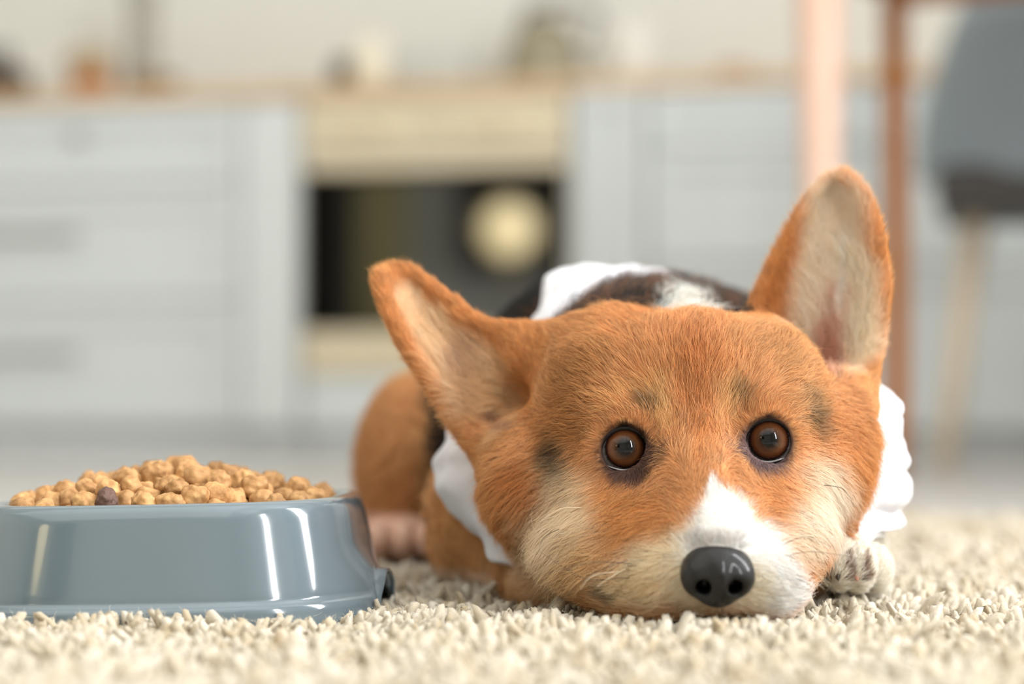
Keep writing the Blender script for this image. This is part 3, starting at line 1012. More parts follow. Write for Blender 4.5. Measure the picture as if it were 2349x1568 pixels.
# direction in which the coat lies, on the front map (x right, y down)
FLOW = [
    (1560, 780, 0, -1), (1590, 900, 0, -1), (1600, 1000, .05, -1), (1625, 1080, .05, -1), (1500, 850, -.35, -1), (1420, 830, -.7, -.8),
    (1340, 840, -1, -.5), (1300, 950, -1, .0), (1680, 850, .3, -1), (1760, 820, .6, -.8), (1820, 900, 1, -.4), (1860, 980, 1, .1),
    (1520, 960, -.3, -1), (1450, 930, -.9, -.6), (1380, 970, -1, -.1), (1670, 950, .25, -1), (1740, 925, .9, -.7), (1820, 980, 1, 0),
    (1500, 1090, -.6, .8), (1430, 1120, -.6, .9), (1360, 1080, -1, .4), (1700, 1080, .6, .9), (1780, 1110, .5, .9), (1840, 1050, 1, .3),
    (1300, 1130, -.9, .6), (1250, 1200, -.9, .7), (1180, 1180, -.8, .9), (1330, 1260, -1, .5), (1400, 1200, -.9, .6), (1280, 1310, -1, .4),
    (1900, 1130, .8, .8), (1950, 1080, .9, .7), (1860, 1230, .8, .7), (1980, 1000, .9, .5),
    (1560, 1150, -.7, -.4), (1500, 1200, -1, .2), (1450, 1280, -1, .3), (1520, 1330, -1, .4), (1600, 1200, -.5, -.9), (1650, 1150, 0, -1),
    (1700, 1190, .6, -.7), (1760, 1240, 1, -.1), (1800, 1320, 1, .3), (1650, 1220, 0, -1),
    (1230, 1000, -.9, .5), (1230, 900, -.6, -.8),
]
FLOW = np.array(FLOW, float)
EFLOW = np.array([  # ears
    (1200, 1010, -.8, .35), (1150, 960, -1, .1), (1100, 930, -.9, -.1), (1060, 850, -.7, -.5), (980, 760, -.6, -.8), (920, 680, -.4, -1),
    (880, 640, -.5, -.8), (1050, 700, -.7, -.9), (1150, 750, -.6, -.8), (1220, 850, -.5, -.9), (1010, 930, -.8, .2), (950, 850, -.9, -.2), (1240, 780, -.5, -.9),
    (1900, 850, .1, -1), (1920, 760, .1, -1), (1850, 700, -.4, -.9), (1800, 640, -.5, -.9), (1930, 600, .1, -1), (1990, 700, .5, -.8),
    (2020, 800, .6, -.7), (2030, 600, .3, -1), (1940, 450, .0, -1), (1740, 730, -.4, -.9), (1840, 500, -.4, -.9), (1990, 480, .4, -.9), (1980, 900, .6, -.5)], float)


def flow_field(u, v, ctrl, sig):
    out = np.zeros((len(u), 2)); wt = np.full(len(u), 1e-9)
    for (x, y, a, b) in ctrl:
        g = 1.0 / (((u - x) ** 2 + (v - y) ** 2) / sig ** 2 + 0.15) ** 2
        l = math.hypot(a, b)
        out[:, 0] += g * a / l; out[:, 1] += g * b / l; wt += g
    return out / wt[:, None]


dog = empty('dog', (0.08, 0.18, -0.004), label='orange and white dog with big upright ears lying on the shaggy rug, chin down', cat='dog')
DP = np.array(dog.location)


def attr_mat(name, rough, bump=0.0):
    m = bpy.data.materials.new(name); m.use_nodes = True
    nt = m.node_tree; b = nt.nodes['Principled BSDF']
    at = nt.nodes.new('ShaderNodeAttribute'); at.attribute_name = 'skin_col'
    nt.links.new(at.outputs['Color'], b.inputs['Base Color'])
    b.inputs['Roughness'].default_value = rough; b.inputs['Specular IOR Level'].default_value = 0.15
    return m


body = mesh_obj('body', BV - DP, BF, attr_mat('coat_underlayer', 0.8), dog)
bc, _, _ = fur_colour(BV, BN)
ca = body.data.color_attributes.new('skin_col', 'FLOAT_COLOR', 'POINT')
ca.data.foreach_set('color', np.concatenate([bc * 0.85, np.ones((len(bc), 1))], 1).astype(np.float32).ravel())

# ---- fur roots
T3 = np.concatenate([BF[:, [0, 1, 2]], BF[:, [0, 2, 3]]])
fa = np.cross(BV[T3[:, 1]] - BV[T3[:, 0]], BV[T3[:, 2]] - BV[T3[:, 0]])
area = 0.5 * np.linalg.norm(fa, axis=1)
cen = BV[T3].mean(1); fnn = fa / (2 * area[:, None] + 1e-15)
face = np.sum(fnn * nrm(CAM - cen), 1)
cu, cv = proj(cen)
dens = np.ones(len(T3))
dens *= np.clip((face + 0.45) * 2.0, 0.0, 1)          # the far side needs no coat of its own here
dens *= np.where(cen[:, 2] < -0.006, 0, 1)
isb = cen[:, 1] > 0.125
dens *= np.where(isb, 0.22, 1.0)
for (c, g, rr) in EYES:
    dd = np.linalg.norm(cen - (c + g * 0.005), axis=1)
    dens *= np.where(dd < 0.0125, 0, 1)
nu = np.linalg.norm((cen - NOSEC) / np.array([0.0150, 0.02, 0.0130]), axis=1)
dens *= np.where(nu < 1.0, 0, 1)


def sample_roots(n, dens):
    p = area * dens; p /= p.sum()
    ti = rng.choice(len(T3), n, p=p)
    a, b = rng.random(n), rng.random(n)
    m = a + b > 1; a[m] = 1 - a[m]; b[m] = 1 - b[m]
    t = T3[ti]
    P = BV[t[:, 0]] * (1 - a - b)[:, None] + BV[t[:, 1]] * a[:, None] + BV[t[:, 2]] * b[:, None]
    N = nrm(BN[t[:, 0]] * (1 - a - b)[:, None] + BN[t[:, 1]] * a[:, None] + BN[t[:, 2]] * b[:, None])
    return P, N


def seg_soft(u, v, x0, y0, x1, y1, r):
    dx, dy = x1 - x0, y1 - y0
    t = np.clip(((u - x0) * dx + (v - y0) * dy) / (dx * dx + dy * dy + 1e-9), 0, 1)
    return np.exp(-(np.hypot(u - x0 - t * dx, v - y0 - t * dy) / r) ** 2)


def coat(n, dens, name, kind):
    P, N = sample_roots(n, dens)
    C, isear, isbody = fur_colour(P, N)
    u, v = proj(P)
    f = flow_field(u, v, FLOW, 60.0); fe = flow_field(u, v, EFLOW, 60.0)
    f = np.where(isear[:, None], fe, f)
    D = np.stack([f[:, 0], np.full(len(u), 0.25), -f[:, 1]], 1)
    # trunk: backwards and down
    Db = np.stack([(P[:, 0] - 0.06) * 3.0, np.full(len(u), 1.0), -0.45 + 0 * u], 1)
    ruff = smooth01((0.20 - P[:, 1]) / 0.05)[:, None]
    Dr = np.stack([(P[:, 0] - 0.05) * 4.0, np.full(len(u), 0.35), 0.8 + 0 * u], 1)
    Db = nrm(Db) * (1 - ruff) + nrm(Dr) * ruff
    D = nrm(D) * (1 - isbody[:, None]) + nrm(Db) * isbody[:, None]
    jit = np.stack([vnoise(P, 0.007, 3 + k * 7.7) for k in range(3)], 1) * 0.35 + np.stack([vnoise(P, 0.0025, 9 + k * 5.3) for k in range(3)], 1) * 0.30
    D = D + jit
    T = D - N * np.sum(D * N, 1)[:, None]
    T = nrm(T)
    for (c_, g_, rr_) in EYES:
        rv_ = P - c_; rv_ = rv_ - g_ * (rv_ @ g_)[:, None]; d_ = np.linalg.norm(rv_, axis=1)
        near_ = ((1 - smooth01((d_ - 0.0122) / 0.008)) * 0.9)[:, None]
        ro = rv_ / (d_[:, None] + 1e-9); ro = nrm(ro - N * np.sum(ro * N, 1)[:, None])
        T = nrm(T * (1 - near_) + ro * near_)
    # length
    L = np.full(len(u), 0.0095)
    L += 0.010 * (seg_soft(u, v, 1180, 1120, 1300, 1290, 80) + 0.7 * seg_soft(u, v, 1980, 1000, 1900, 1180, 60))
    mz = seg_soft(u, v, 1640, 1180, 1650, 1340, 130)
    L *= 1 - 0.62 * mz
    for (c, g, rr) in EYES:
        d = np.linalg.norm(P - (c + g * 0.005), axis=1)
        L *= 0.28 + 0.72 * smooth01((d - 0.0105) / 0.013)
    L = np.where(isear, 0.0062, L)
    inner = isear & (N[:, 1] < -0.35) & ((seg_soft(u, v, 1050, 800, 1180, 980, 60) > .3) | (seg_soft(u, v, 1935, 640, 1900, 840, 60) > .3))
    L = np.where(inner, L * 1.9, L)
    L = L * (1 - isbody) + isbody * (0.014 + 0.006 * ruff[:, 0] * (P[:, 2] > 0.07))
    L = np.where((P[:, 2] < 0.034) & (isbody > .5), 0.005, L)
    L *= rng.uniform(0.7, 1.2, len(u))
    lift = np.full(len(u), 0.42) + rng.normal(0, 0.08, len(u)) + 0.3 * isbody * ruff[:, 0]
    lift = np.where(inner, lift + 0.1, lift)
    bend = np.full(len(u), 0.75)
    R = np.where(isbody > .5, 0.00013, 0.000068) * rng.uniform(0.75, 1.3, len(u))
    # colour variation: locks, single hairs, black and pale tips
    k = 1 + 0.13 * vnoise(P, 0.004)[:, None] + rng.normal(0, 1, (len(u), 1)) * (0.20 - 0.15 * np.clip(C[:, 2:3] / 0.5, 0, 1))
    warm = rng.normal(0, 0.05, (len(u), 1))
    C2 = C * k * np.concatenate([1 + warm, 1 + 0 * warm, 1 - warm], 1)
    C2 = C2 * np.minimum(1, 0.90 / np.maximum(C2.max(1, keepdims=True), 1e-6))
    tip = C2 + (1 - C2) * C2 * 0.45
    dark = (rng.random(len(u)) < 0.11) & (v < 1000) & (~isear) & (isbody < .5)
    tip[dark] = C2[dark] * 0.30; R[dark] *= 0.9
    tanned = (rng.random(len(u)) < 0.3) & (isbody > .5) & (P[:, 1] < 0.2) & (C2[:, 0] < 0.1)
    tip[tanned] = lin((170, 110, 60))
    return hair_object(name, P - DP, N, T, L, R, np.clip(C2, 0.002, .95), lift, bend, HM, dog, tipcol=np.clip(tip, 0.002, .97), kind='stuff')


HM = hair_mat('coat_hair')
coat(260000, dens * np.where(isb, 0.0, 1.0), 'fur', 'head')
coat(70000, dens * np.where(isb, 1.0, 0.0) , 'body_fur', 'body')

# ------------------------------------------------------------------ eyes
def eye_mat():
    m = bpy.data.materials.new('eye_surface'); m.use_nodes = True
    nt = m.node_tree; b = nt.nodes['Principled BSDF']
    tc = nt.nodes.new('ShaderNodeTexCoord'); sp = nt.nodes.new('ShaderNodeSeparateXYZ')
    nt.links.new(tc.outputs['Object'], sp.inputs[0])
    # radial distance from the gaze axis (local z), in metres
    xx = nt.nodes.new('ShaderNodeCombineXYZ'); nt.links.new(sp.outputs[0], xx.inputs[0]); nt.links.new(sp.outputs[1], xx.inputs[1])
    ln = nt.nodes.new('ShaderNodeVectorMath'); ln.operation = 'LENGTH'; nt.links.new(xx.outputs[0], ln.inputs[0])
    # fibres: noise stretched along the radius
    at = nt.nodes.new('ShaderNodeMath'); at.operation = 'ARCTAN2'; nt.links.new(sp.outputs[1], at.inputs[0]); nt.links.new(sp.outputs[0], at.inputs[1])
    cb = nt.nodes.new('ShaderNodeCombineXYZ')
    sc = nt.nodes.new('ShaderNodeMath'); sc.operation = 'MULTIPLY'; sc.inputs[1].default_value = 9.0; nt.links.new(at.outputs[0], sc.inputs[0])
    sc2 = nt.nodes.new('ShaderNodeMath'); sc2.operation = 'MULTIPLY'; sc2.inputs[1].default_value = 300.0; nt.links.new(ln.outputs['Value'], sc2.inputs[0])
    nt.links.new(sc.outputs[0], cb.inputs[0]); nt.links.new(sc2.outputs[0], cb.inputs[1])
    nz = nt.nodes.new('ShaderNodeTexNoise'); nz.inputs['Scale'].default_value = 1.2; nz.inputs['Detail'].default_value = 3; nt.links.new(cb.outputs[0], nz.inputs['Vector'])
    ad = nt.nodes.new('ShaderNodeMath'); ad.operation = 'MULTIPLY_ADD'; ad.inputs[1].default_value = 0.10; nt.links.new(nz.outputs['Fac'], ad.inputs[0])
    s3 = nt.nodes.new('ShaderNodeMath'); s3.operation = 'MULTIPLY'; s3.inputs[1].default_value = 90.0; nt.links.new(ln.outputs['Value'], s3.inputs[0])
    nt.links.new(s3.outputs[0], ad.inputs[2])
    cr = nt.nodes.new('ShaderNodeValToRGB'); nt.links.new(ad.outputs[0], cr.inputs[0])
    el = cr.color_ramp.elements
    el[0].position = 0.30; el[0].color = lin4((10, 8, 8))
    el[1].position = 0.37; el[1].color = lin4((30, 22, 18))
    for p, c in ((0.48, (70, 44, 28)), (0.62, (96, 58, 32)), (0.74, (84, 46, 24)), (0.81, (48, 24, 14)), (0.86, (14, 9, 8)), (0.90, (80, 74, 72)), (0.99, (150, 142, 140))):
        e = el.new(p); e.color = lin4(c)
    nt.links.new(cr.outputs[0], b.inputs['Base Color'])
    b.inputs['Roughness'].default_value = 0.5; b.inputs['Specular IOR Level'].default_value = 0.0
    b.inputs['Coat Weight'].default_value = 1.0; b.inputs['Coat Roughness'].default_value = 0.01; b.inputs['Coat IOR'].default_value = 1.38
    return m


EM = eye_mat()
LIDM = mat_simple('eyelid_rim', (26, 20, 20), 0.4, spec=0.3)
WETM = mat_simple('tear_line', (168, 166, 166), 0.15, spec=0.8, coat=1.0)
for k, (c, g, rr) in enumerate(EYES):
    bm = bmesh.new()
    bmesh.ops.create_uvsphere(bm, u_segments=64, v_segments=48, radius=rr)
    up = Vector((0.10 if k == 0 else 0.06, 0, 0.02 if k == 0 else 0.05))
    ax = (Vector(g) + Vector((0.02, 0, 0.10))).normalized()
    for vtx in bm.verts:     # the cornea bulges a little
        if vtx.co.z > rr * 0.6:
            q = (vtx.co.z / rr - 0.6) / 0.4
            vtx.co *= 1 + 0.05 * q * q
    eb = bm_obj('eyeball', bm, EM, dog, smooth=True)
    eb.location = Vector(c - DP)
    eb.rotation_euler = ax.to_track_quat('Z', 'Y').to_euler()
    # lid rim: ring lying on the ball round the opening
    a = Vector(g).cross(Vector((0, 0, 1))).normalized(); b2 = a.cross(Vector(g)).normalized()
    roll = 0.0
    pts, pts2 = [], []
    for i in range(72):
        th = 2 * math.pi * i / 72
        r = 0.0105 * (1 + 0.03 * math.cos(2 * th + 0.3))
        inn = -1 if k == 0 else 1     # towards the bridge
        # corner of the eye
        da = (th - (math.pi * 0.0 if True else 0))
        cx, sx = math.cos(th), math.sin(th)
        corner = max(0, (cx * (-inn) * 0.86 - sx * 0.5)) ** 14
        r += 0.0016 * corner
        hgt = math.sqrt(max(rr * rr - min(r, rr * .98) ** 2, 0))
        d = a * cx + b2 * sx
        pts.append(Vector(c) + d * (r + .0003) + Vector(g) * (hgt + 0.0003) - Vector(DP))
        if sx < -0.35:
            r2 = r - 0.0011; h2 = math.sqrt(rr * rr - r2 * r2)
            pts2.append(Vector(c) + d * r2 + Vector(g) * (h2 + 0.0001) - Vector(DP))
    vs, fs = [], []
    n = 10; mN = len(pts)
    for i, p in enumerate(pts):
        t = (pts[(i + 1) % mN] - pts[i - 1]).normalized()
        o = (p + Vector(DP) - Vector(c)).normalized(); q = t.cross(o).normalized()
        thk = 0.0009 + 0.0010 * max(0.0, min(1.0, (p.z - (c[2] - DP[2])) / 0.006))
        for kk in range(n):
            th = 2 * math.pi * kk / n
            vs.append(p + (o * math.cos(th) + q * math.sin(th)) * thk)
    for i in range(mN):
        for kk in range(n):
            fs.append((i * n + kk, ((i + 1) % mN) * n + kk, ((i + 1) % mN) * n + (kk + 1) % n, i * n + (kk + 1) % n))
    mesh_obj('eyelid', vs, fs, LIDM, dog)
    vs, fs = tube(pts2, [0.00008 + 0.00042 * math.sin(math.pi * i / (len(pts2) - 1)) for i in range(len(pts2))], 8)
    mesh_obj('tear_line', vs, fs, WETM, dog)

# ------------------------------------------------------------------ nose
FN = Field(NOSEC + np.array([-0.022, -0.022, -0.020]), NOSEC + np.array([0.022, 0.022, 0.020]), 0.0006)
nc = NOSEC
mm = lambda x, y, z: nc + np.array([x, y, z]) / 1000.0
FN.ell(mm(0, 3, 3.2), (0.0150, 0.0125, 0.0112), 0.004)
FN.ell(mm(0, 1, -3.5), (0.0108, 0.0110, 0.0104), 0.004)
FN.ell(mm(-8.2, -1, -0.6), (0.0078, 0.0085, 0.0086), 0.003)
FN.ell(mm(8.2, -1, -0.6), (0.0078, 0.0085, 0.0086), 0.003)
FN.ell(mm(0, -3, -1), (0.0050, 0.0075, 0.0100), 0.003)
for sgn in (-1, 1):
    FN.cap(mm(sgn * 7.4, -12, -5.0), mm(sgn * 5.8, 1, -3.6), 0.0035, 0.0028, 0.0018, cut=True)
    FN.cap(mm(sgn * 8.6, -11, -6.6), mm(sgn * 14.5, -6, -8.0), 0.0014, 0.0008, 0.002, cut=True)
FN.cap(mm(0, -11.8, -1), mm(0, -11.5, -14), 0.0007, 0.0014, 0.002, cut=True)
NV, NF = FN.nets(); NV = smooth_mesh(NV, NF, 4)
nm = mat_simple('nose_leather', (20, 18, 17), 0.42, spec=0.25, coat=0.25, bump=0.35, bscale=900.0)
vt = nm.node_tree.nodes.new('ShaderNodeTexVoronoi'); vt.inputs['Scale'].default_value = 1100.0
for l in list(nm.node_tree.links):
    if l.to_node.type == 'BUMP' and l.to_socket.name == 'Height': nm.node_tree.links.remove(l)
tcn = [q for q in nm.node_tree.nodes if q.type == 'TEX_COORD'][0]; bpn = [q for q in nm.node_tree.nodes if q.type == 'BUMP'][0]
nm.node_tree.links.new(tcn.outputs['Object'], vt.inputs['Vector']); nm.node_tree.links.new(vt.outputs['Distance'], bpn.inputs['Height'])
bpn.inputs['Distance'].default_value = 0.0004
mesh_obj('nose', NV - DP, NF, nm, dog)

# ------------------------------------------------------------------ white neck cloth
ST = [  # front edge, bulge, rear edge
    ((1400, 680, .160), (1400, 622, .190), (1440, 622, .222)),
    ((1560, 690, .160), (1570, 640, .188), (1560, 645, .220)),
    ((1720, 770, .150), (1700, 712, .178), (1690, 712, .212)),
    ((1900, 850, .115), (1930, 830, .140), (1890, 840, .180)),
    ((1960, 930, .088), (2038, 915, .108), (2000, 905, .150)),
    ((1985, 1010, .082), (2058, 1010, .100), (2020, 1010, .150)),
    ((1965, 1090, .076), (2068, 1105, .098), (2030, 1110, .150)),
    ((1920, 1190, .070), (2044, 1198, .092), (2020, 1190, .140)),
    ((1835, 1292, .040), (1950, 1246, .066), (1975, 1225, .130)),
    ((1770, 1335, .040), (1850, 1306, .062), (1850, 1280, .120)),
    ((1560, 1330, .060), (1560, 1335, .080), (1560, 1310, .120)),
    ((1300, 1320, .064), (1205, 1302, .080), (1240, 1265, .120)),
    ((1200, 1275, .072), (1105, 1238, .095), (1130, 1205, .140)),
    ((1150, 1160, .078), (1040, 1150, .105), (1060, 1140, .160)),
    ((1110, 1080, .086), (1004, 1088, .112), (1030, 1070, .165)),
    ((1100, 990, .098), (1036, 985, .125), (1070, 960, .175)),
    ((1150, 860, .120), (1110, 850, .150), (1130, 840, .195)),
    ((1250, 765, .140), (1225, 742, .165), (1240, 735, .205)),
    ((1325, 705, .150), (1262, 645, .182), (1300, 622, .222)),
]
A = np.array([[W(*p) for p in st] for st in ST])
nS = len(ST); nU, nW = 380, 30
vs = np.zeros((nU, nW, 3))
for i in range(nU):
    x = i / nU * nS; j = int(x); f = x - j
    p0, p1, p2, p3 = A[(j - 1) % nS], A[j % nS], A[(j + 1) % nS], A[(j + 2) % nS]
    S3 = 0.5 * ((2 * p1) + (-p0 + p2) * f + (2 * p0 - 5 * p1 + 4 * p2 - p3) * f * f + (-p0 + 3 * p1 - 3 * p2 + p3) * f ** 3)
    for q in range(nW):
        t = q / (nW - 1)
        # quadratic through the three lines
        vs[i, q] = S3[0] * (1 - t) * (1 - 2 * t) + S3[1] * 4 * t * (1 - t) + S3[2] * t * (2 * t - 1)
cen_ = np.array([0.075, 0.12, 0.08])
flat = vs.reshape(-1, 3)
rad_ = nrm((flat - cen_) * np.array([1, 0.4, 1]))
ui = np.repeat(np.arange(nU) / nU * nS, nW); wi = np.tile(np.linspace(0, 1, nW), nU)
side_ = np.exp(-((flat[:, 0] - 0.195) / 0.05) ** 2)
fold = side_ * (0.0042 * np.abs(np.sin(ui * 4.1 + 3.0 * wi + 1.5 * vnoise(flat, .02, 8))) - .001) * np.sin(np.pi * wi) + 0.0016 * np.sin(ui * 5.2 + 6 * wi + 2 * np.sin(ui * 1.7)) * np.sin(np.pi * np.clip(wi, 0, 1)) + 0.0022 * np.abs(vnoise(flat, 0.016, 4)) + 0.0012 * vnoise(flat, 0.007, 14)
flat = flat + rad_ * fold[:, None]
ff = []
for i in range(nU):
    for q in range(nW - 1):
        ff.append((i * nW + q, ((i + 1) % nU) * nW + q, ((i + 1) % nU) * nW + q + 1, i * nW + q + 1))
clm = mat_simple('white_cotton', (222, 221, 226), 0.85, spec=0.2, bump=0.15, bscale=1500.0, sheen=0.3)
cloth = mesh_obj('neck_scarf', flat - DP, np.array(ff), clm, dog, label='white cotton scarf round the neck')
sm = cloth.modifiers.new('thick', 'SOLIDIFY'); sm.thickness = 0.0012; sm.offset = 0

# ------------------------------------------------------------------ whiskers, brow hairs, claws
WM = mat_simple('dark_whisker', (34, 24, 18), 0.4); WP = mat_simple('pale_whisker', (226, 206, 176), 0.4)


def whisker(name, pts, mat, r=0.00017):
    P = poly_at([W(p[0], p[1], p[2] - (0.011 if name == 'whisker' else 0.004)) for p in pts], np.linspace(0, 1, 18))
    vs, fs = tube([Vector(p - DP) for p in P], list(np.linspace(r, r * 0.25, 18)), 5)
    mesh_obj(name, vs, fs, mat, dog)


for pts, m in [
    ([(1448, 1292, -.030), (1360, 1290, -.036), (1258, 1312, -.040)], WM),
    ([(1440, 1285, -.030), (1370, 1310, -.038), (1310, 1355, -.042)], WM),
    ([(1395, 1330, -.024), (1330, 1322, -.030), (1235, 1262, -.030)], WM),
    ([(1445, 1325, -.030), (1400, 1328, -.034), (1350, 1348, -.040)], WM),
    ([(1440, 1300, -.028), (1390, 1330, -.036), (1370, 1345, -.042)], WP),
    ([(1420, 1310, -.028), (1360, 1320, -.036), (1330, 1352, -.042)], WP),
    ([(1290, 1210, .000), (1250, 1230, -.010), (1235, 1262, -.012)], WM),
    ([(1345, 1165, .000), (1290, 1165, -.008), (1240, 1195, -.010)], WP),
    ([(1793, 1250, -.030), (1850, 1232, -.036), (1925, 1262, -.036)], WM),
    ([(1785, 1245, -.028), (1830, 1228, -.034), (1890, 1245, -.036)], WP),
    ([(1798, 1275, -.030), (1870, 1265, -.036), (1998, 1285, -.034)], WM),
    ([(1805, 1272, -.030), (1828, 1285, -.036), (1839, 1304, -.038)], WM),
    ([(1808, 1290, -.028), (1850, 1282, -.034), (1900, 1268, -.034)], WP),
    ([(1820, 1292, -.026), (1870, 1310, -.034), (1900, 1345, -.036)], WP),
    ([(1830, 1318, -.026), (1865, 1330, -.034), (1892, 1352, -.036)], WP),
    ([(1812, 1322, -.028), (1848, 1335, -.034), (1868, 1352, -.036)], WM),
    ([(1890, 1112, -.004), (1935, 1122, -.012), (1962, 1165, -.010)], WM),
]:
    whisker('whisker', pts, m)
for k in range(16):
    x = 1480 + (k % 8) * 5 + random.uniform(-3, 3); y = 952 - (k % 8) * 3 + random.uniform(-6, 6)
    if k >= 8:
        x = 1684 + (k % 8) * 5; y = 938 - (k % 8) * 3 + random.uniform(-6, 6)
    sx = 1 if k >= 8 else -1
    dx = (12 + 6 * (k % 4)) * sx
    whisker('brow_hair', [(x, y, -.004), (x + dx * .4, y - 26, -.012), (x + dx * 1.4, y - 48 - 3 * (k % 5), -.014)], WM if k % 3 else WP, 0.00006)
whisker('brow_hair', [(1688, 935, -.006), (1712, 895, -.018), (1770, 868, -.020)], WM, 0.00007)
CM = mat_simple('claw_horn', (196, 138, 116), 0.3, coat=0.3)
CD = mat_simple('dark_claw_horn', (70, 58, 50), 0.3, coat=0.3)
for (px, py, Y, m) in ((1882, 1322, .049, CD), (1919, 1318, .035, CD), (1962, 1319, .038, CM), (1999, 1326, .053, CM)):
    c = W(px, py, Y)
    vs, fs = tube([Vector(c - DP) + Vector(o) for o in ((0, .006, .002), (0, .002, .0022), (0, -.002, .0008), (0, -.005, -.0022))], [.0028, .0026, .0019, .0004], 10)
    mesh_obj('claw', vs, fs, m, dog)
# ------------------------------------------------------------------ food bowl
BC = Vector((-0.163, 0.070, -0.0085))
bowl = empty('food_bowl', BC, math.radians(-11), label='glossy blue-grey plastic pet bowl filled with kibble, left of the dog', cat='bowl')
bowl.rotation_mode = 'XYZ'
bowl.rotation_euler = (0, math.radians(-1.2), math.radians(-3))
PROF = [(.0125, 0), (.0132, .003), (.0122, .0115), (.0102, .0130), (.0092, .0145), (.0089, .0165), (.0012, .0500), (.0000, .0540), (-.0018, .0566), (-.0045, .0578),
        (-.0070, .0578), (-.0092, .0566), (-.0110, .0540), (-.0160, .0450), (-.0200, .0415), (-.0270, .0400), (-.045, .0395), (-.070, .0395), (-.0866, .0395)]
AH = .0875; NSEG = 240; PEXP = 3.3   # half width of the dish, segments, squareness


def sq(th, a):
    c, s = math.cos(th), math.sin(th)
    r = (abs(c) ** PEXP + abs(s) ** PEXP) ** (-1 / PEXP)
    return a * r * c, a * r * s


vs, fs = [], []
# densify the wall
PR = []
for i in range(len(PROF) - 1):
    (a, b_), (c_, d) = PROF[i], PROF[i + 1]
    n = 14 if i == 5 else (3 if i < 5 else 1)
    for k in range(n): PR.append((a + (c_ - a) * k / n, b_ + (d - b_) * k / n))
PR.append(PROF[-1])
hole = set()
for j, (off, z0_) in enumerate(PR):
    for i in range(NSEG):
        z = z0_
        th = 2 * math.pi * i / NSEG
        x, y = sq(th, AH + off)
        if j < 34:   # grip lip in the middle of the two short sides
            for side in (-0.20, math.pi - 0.20):
                d = (th - side + math.pi) % (2 * math.pi) - math.pi
                if abs(d) < 0.52 and z < 0.05:
                    hz = 0.0215 * (1 - (d / 0.22) ** 2) ** 0.5 if abs(d) < 0.22 else 0.0
                    z2 = hz + z * (1 - hz / 0.05)
                    off2 = np.interp(z2, [p_[1] for p_ in PROF[:9]], [p_[0] for p_ in PROF[:9]]) if j > 2 else off
                    x, y = sq(th, AH + off2)
                    z = z2
                    tz = min(1, max(0, 0.036 - z2) / 0.022); q = 0.0075 * math.cos(d / 0.52 * math.pi / 2) ** 1.5 * tz * tz * (3 - 2 * tz)
                    x += q * (1 if side < 1 else -1)
        vs.append((x, y, z))
for j in range(len(PR) - 1):
    for i in range(NSEG):
        i2 = (i + 1) % NSEG
        fs.append((j * NSEG + i, j * NSEG + i2, (j + 1) * NSEG + i2, (j + 1) * NSEG + i))
m_bowl = mat_simple('blue_grey_plastic', (101, 114, 121), 0.14, spec=0.5, coat=0.6, bump=0.03, bscale=40)
bs = mesh_obj('bowl_shell', vs, fs, m_bowl, bowl)
sd = bs.modifiers.new('t', 'SOLIDIFY'); sd.thickness = 0.0022; sd.offset = -1

# ---- kibble
m_kib = mat_simple('kibble_crumb', (190, 146, 92), 0.62, spec=0.35)
nt = m_kib.node_tree; b = nt.nodes['Principled BSDF']
tc = nt.nodes.new('ShaderNodeTexCoord'); oi = nt.nodes.new('ShaderNodeObjectInfo')
n1 = nt.nodes.new('ShaderNodeTexNoise'); n1.inputs['Scale'].default_value = 170; n1.inputs['Detail'].default_value = 5
cr = nt.nodes.new('ShaderNodeValToRGB'); cr.color_ramp.elements[0].color = lin4((150, 104, 58)); cr.color_ramp.elements[1].color = lin4((206, 160, 106))
cr.color_ramp.elements[0].position = 0.3; cr.color_ramp.elements[1].position = 0.68
hv = nt.nodes.new('ShaderNodeHueSaturation'); mr = nt.nodes.new('ShaderNodeMapRange'); mr.inputs[3].default_value = 0.82; mr.inputs[4].default_value = 1.08
vo = nt.nodes.new('ShaderNodeTexVoronoi'); vo.inputs['Scale'].default_value = 620
cr2 = nt.nodes.new('ShaderNodeValToRGB'); cr2.color_ramp.elements[0].color = (0.35, 0.35, 0.35, 1); cr2.color_ramp.elements[0].position = 0.10
cr2.color_ramp.elements[1].color = (1, 1, 1, 1); cr2.color_ramp.elements[1].position = 0.22
mxc = nt.nodes.new('ShaderNodeMixRGB'); mxc.blend_type = 'MULTIPLY'; mxc.inputs[0].default_value = 0.35
n3 = nt.nodes.new('ShaderNodeTexNoise'); n3.inputs['Scale'].default_value = 420; n3.inputs['Detail'].default_value = 6
bp = nt.nodes.new('ShaderNodeBump'); bp.inputs['Strength'].default_value = 0.7; bp.inputs['Distance'].default_value = 0.0007
L = nt.links.new
L(tc.outputs['Object'], n1.inputs['Vector']); L(n1.outputs['Fac'], cr.inputs[0]); L(oi.outputs['Random'], mr.inputs[0]); L(mr.outputs[0], hv.inputs['Value'])
L(tc.outputs['Object'], vo.inputs['Vector']); L(vo.outputs['Distance'], cr2.inputs[0]); L(cr.outputs[0], mxc.inputs[1]); L(cr2.outputs[0], mxc.inputs[2])
L(mxc.outputs[0], hv.inputs['Color']); L(hv.outputs[0], b.inputs['Base Color']); L(tc.outputs['Object'], n3.inputs['Vector']); L(n3.outputs['Fac'], bp.inputs['Height']); L(bp.outputs[0], b.inputs['Normal'])
m_kib2 = mat_simple('dark_kibble_crumb', (96, 68, 56), 0.6, noise_amt=0.2, nscale=200, bump=0.6, bscale=420)


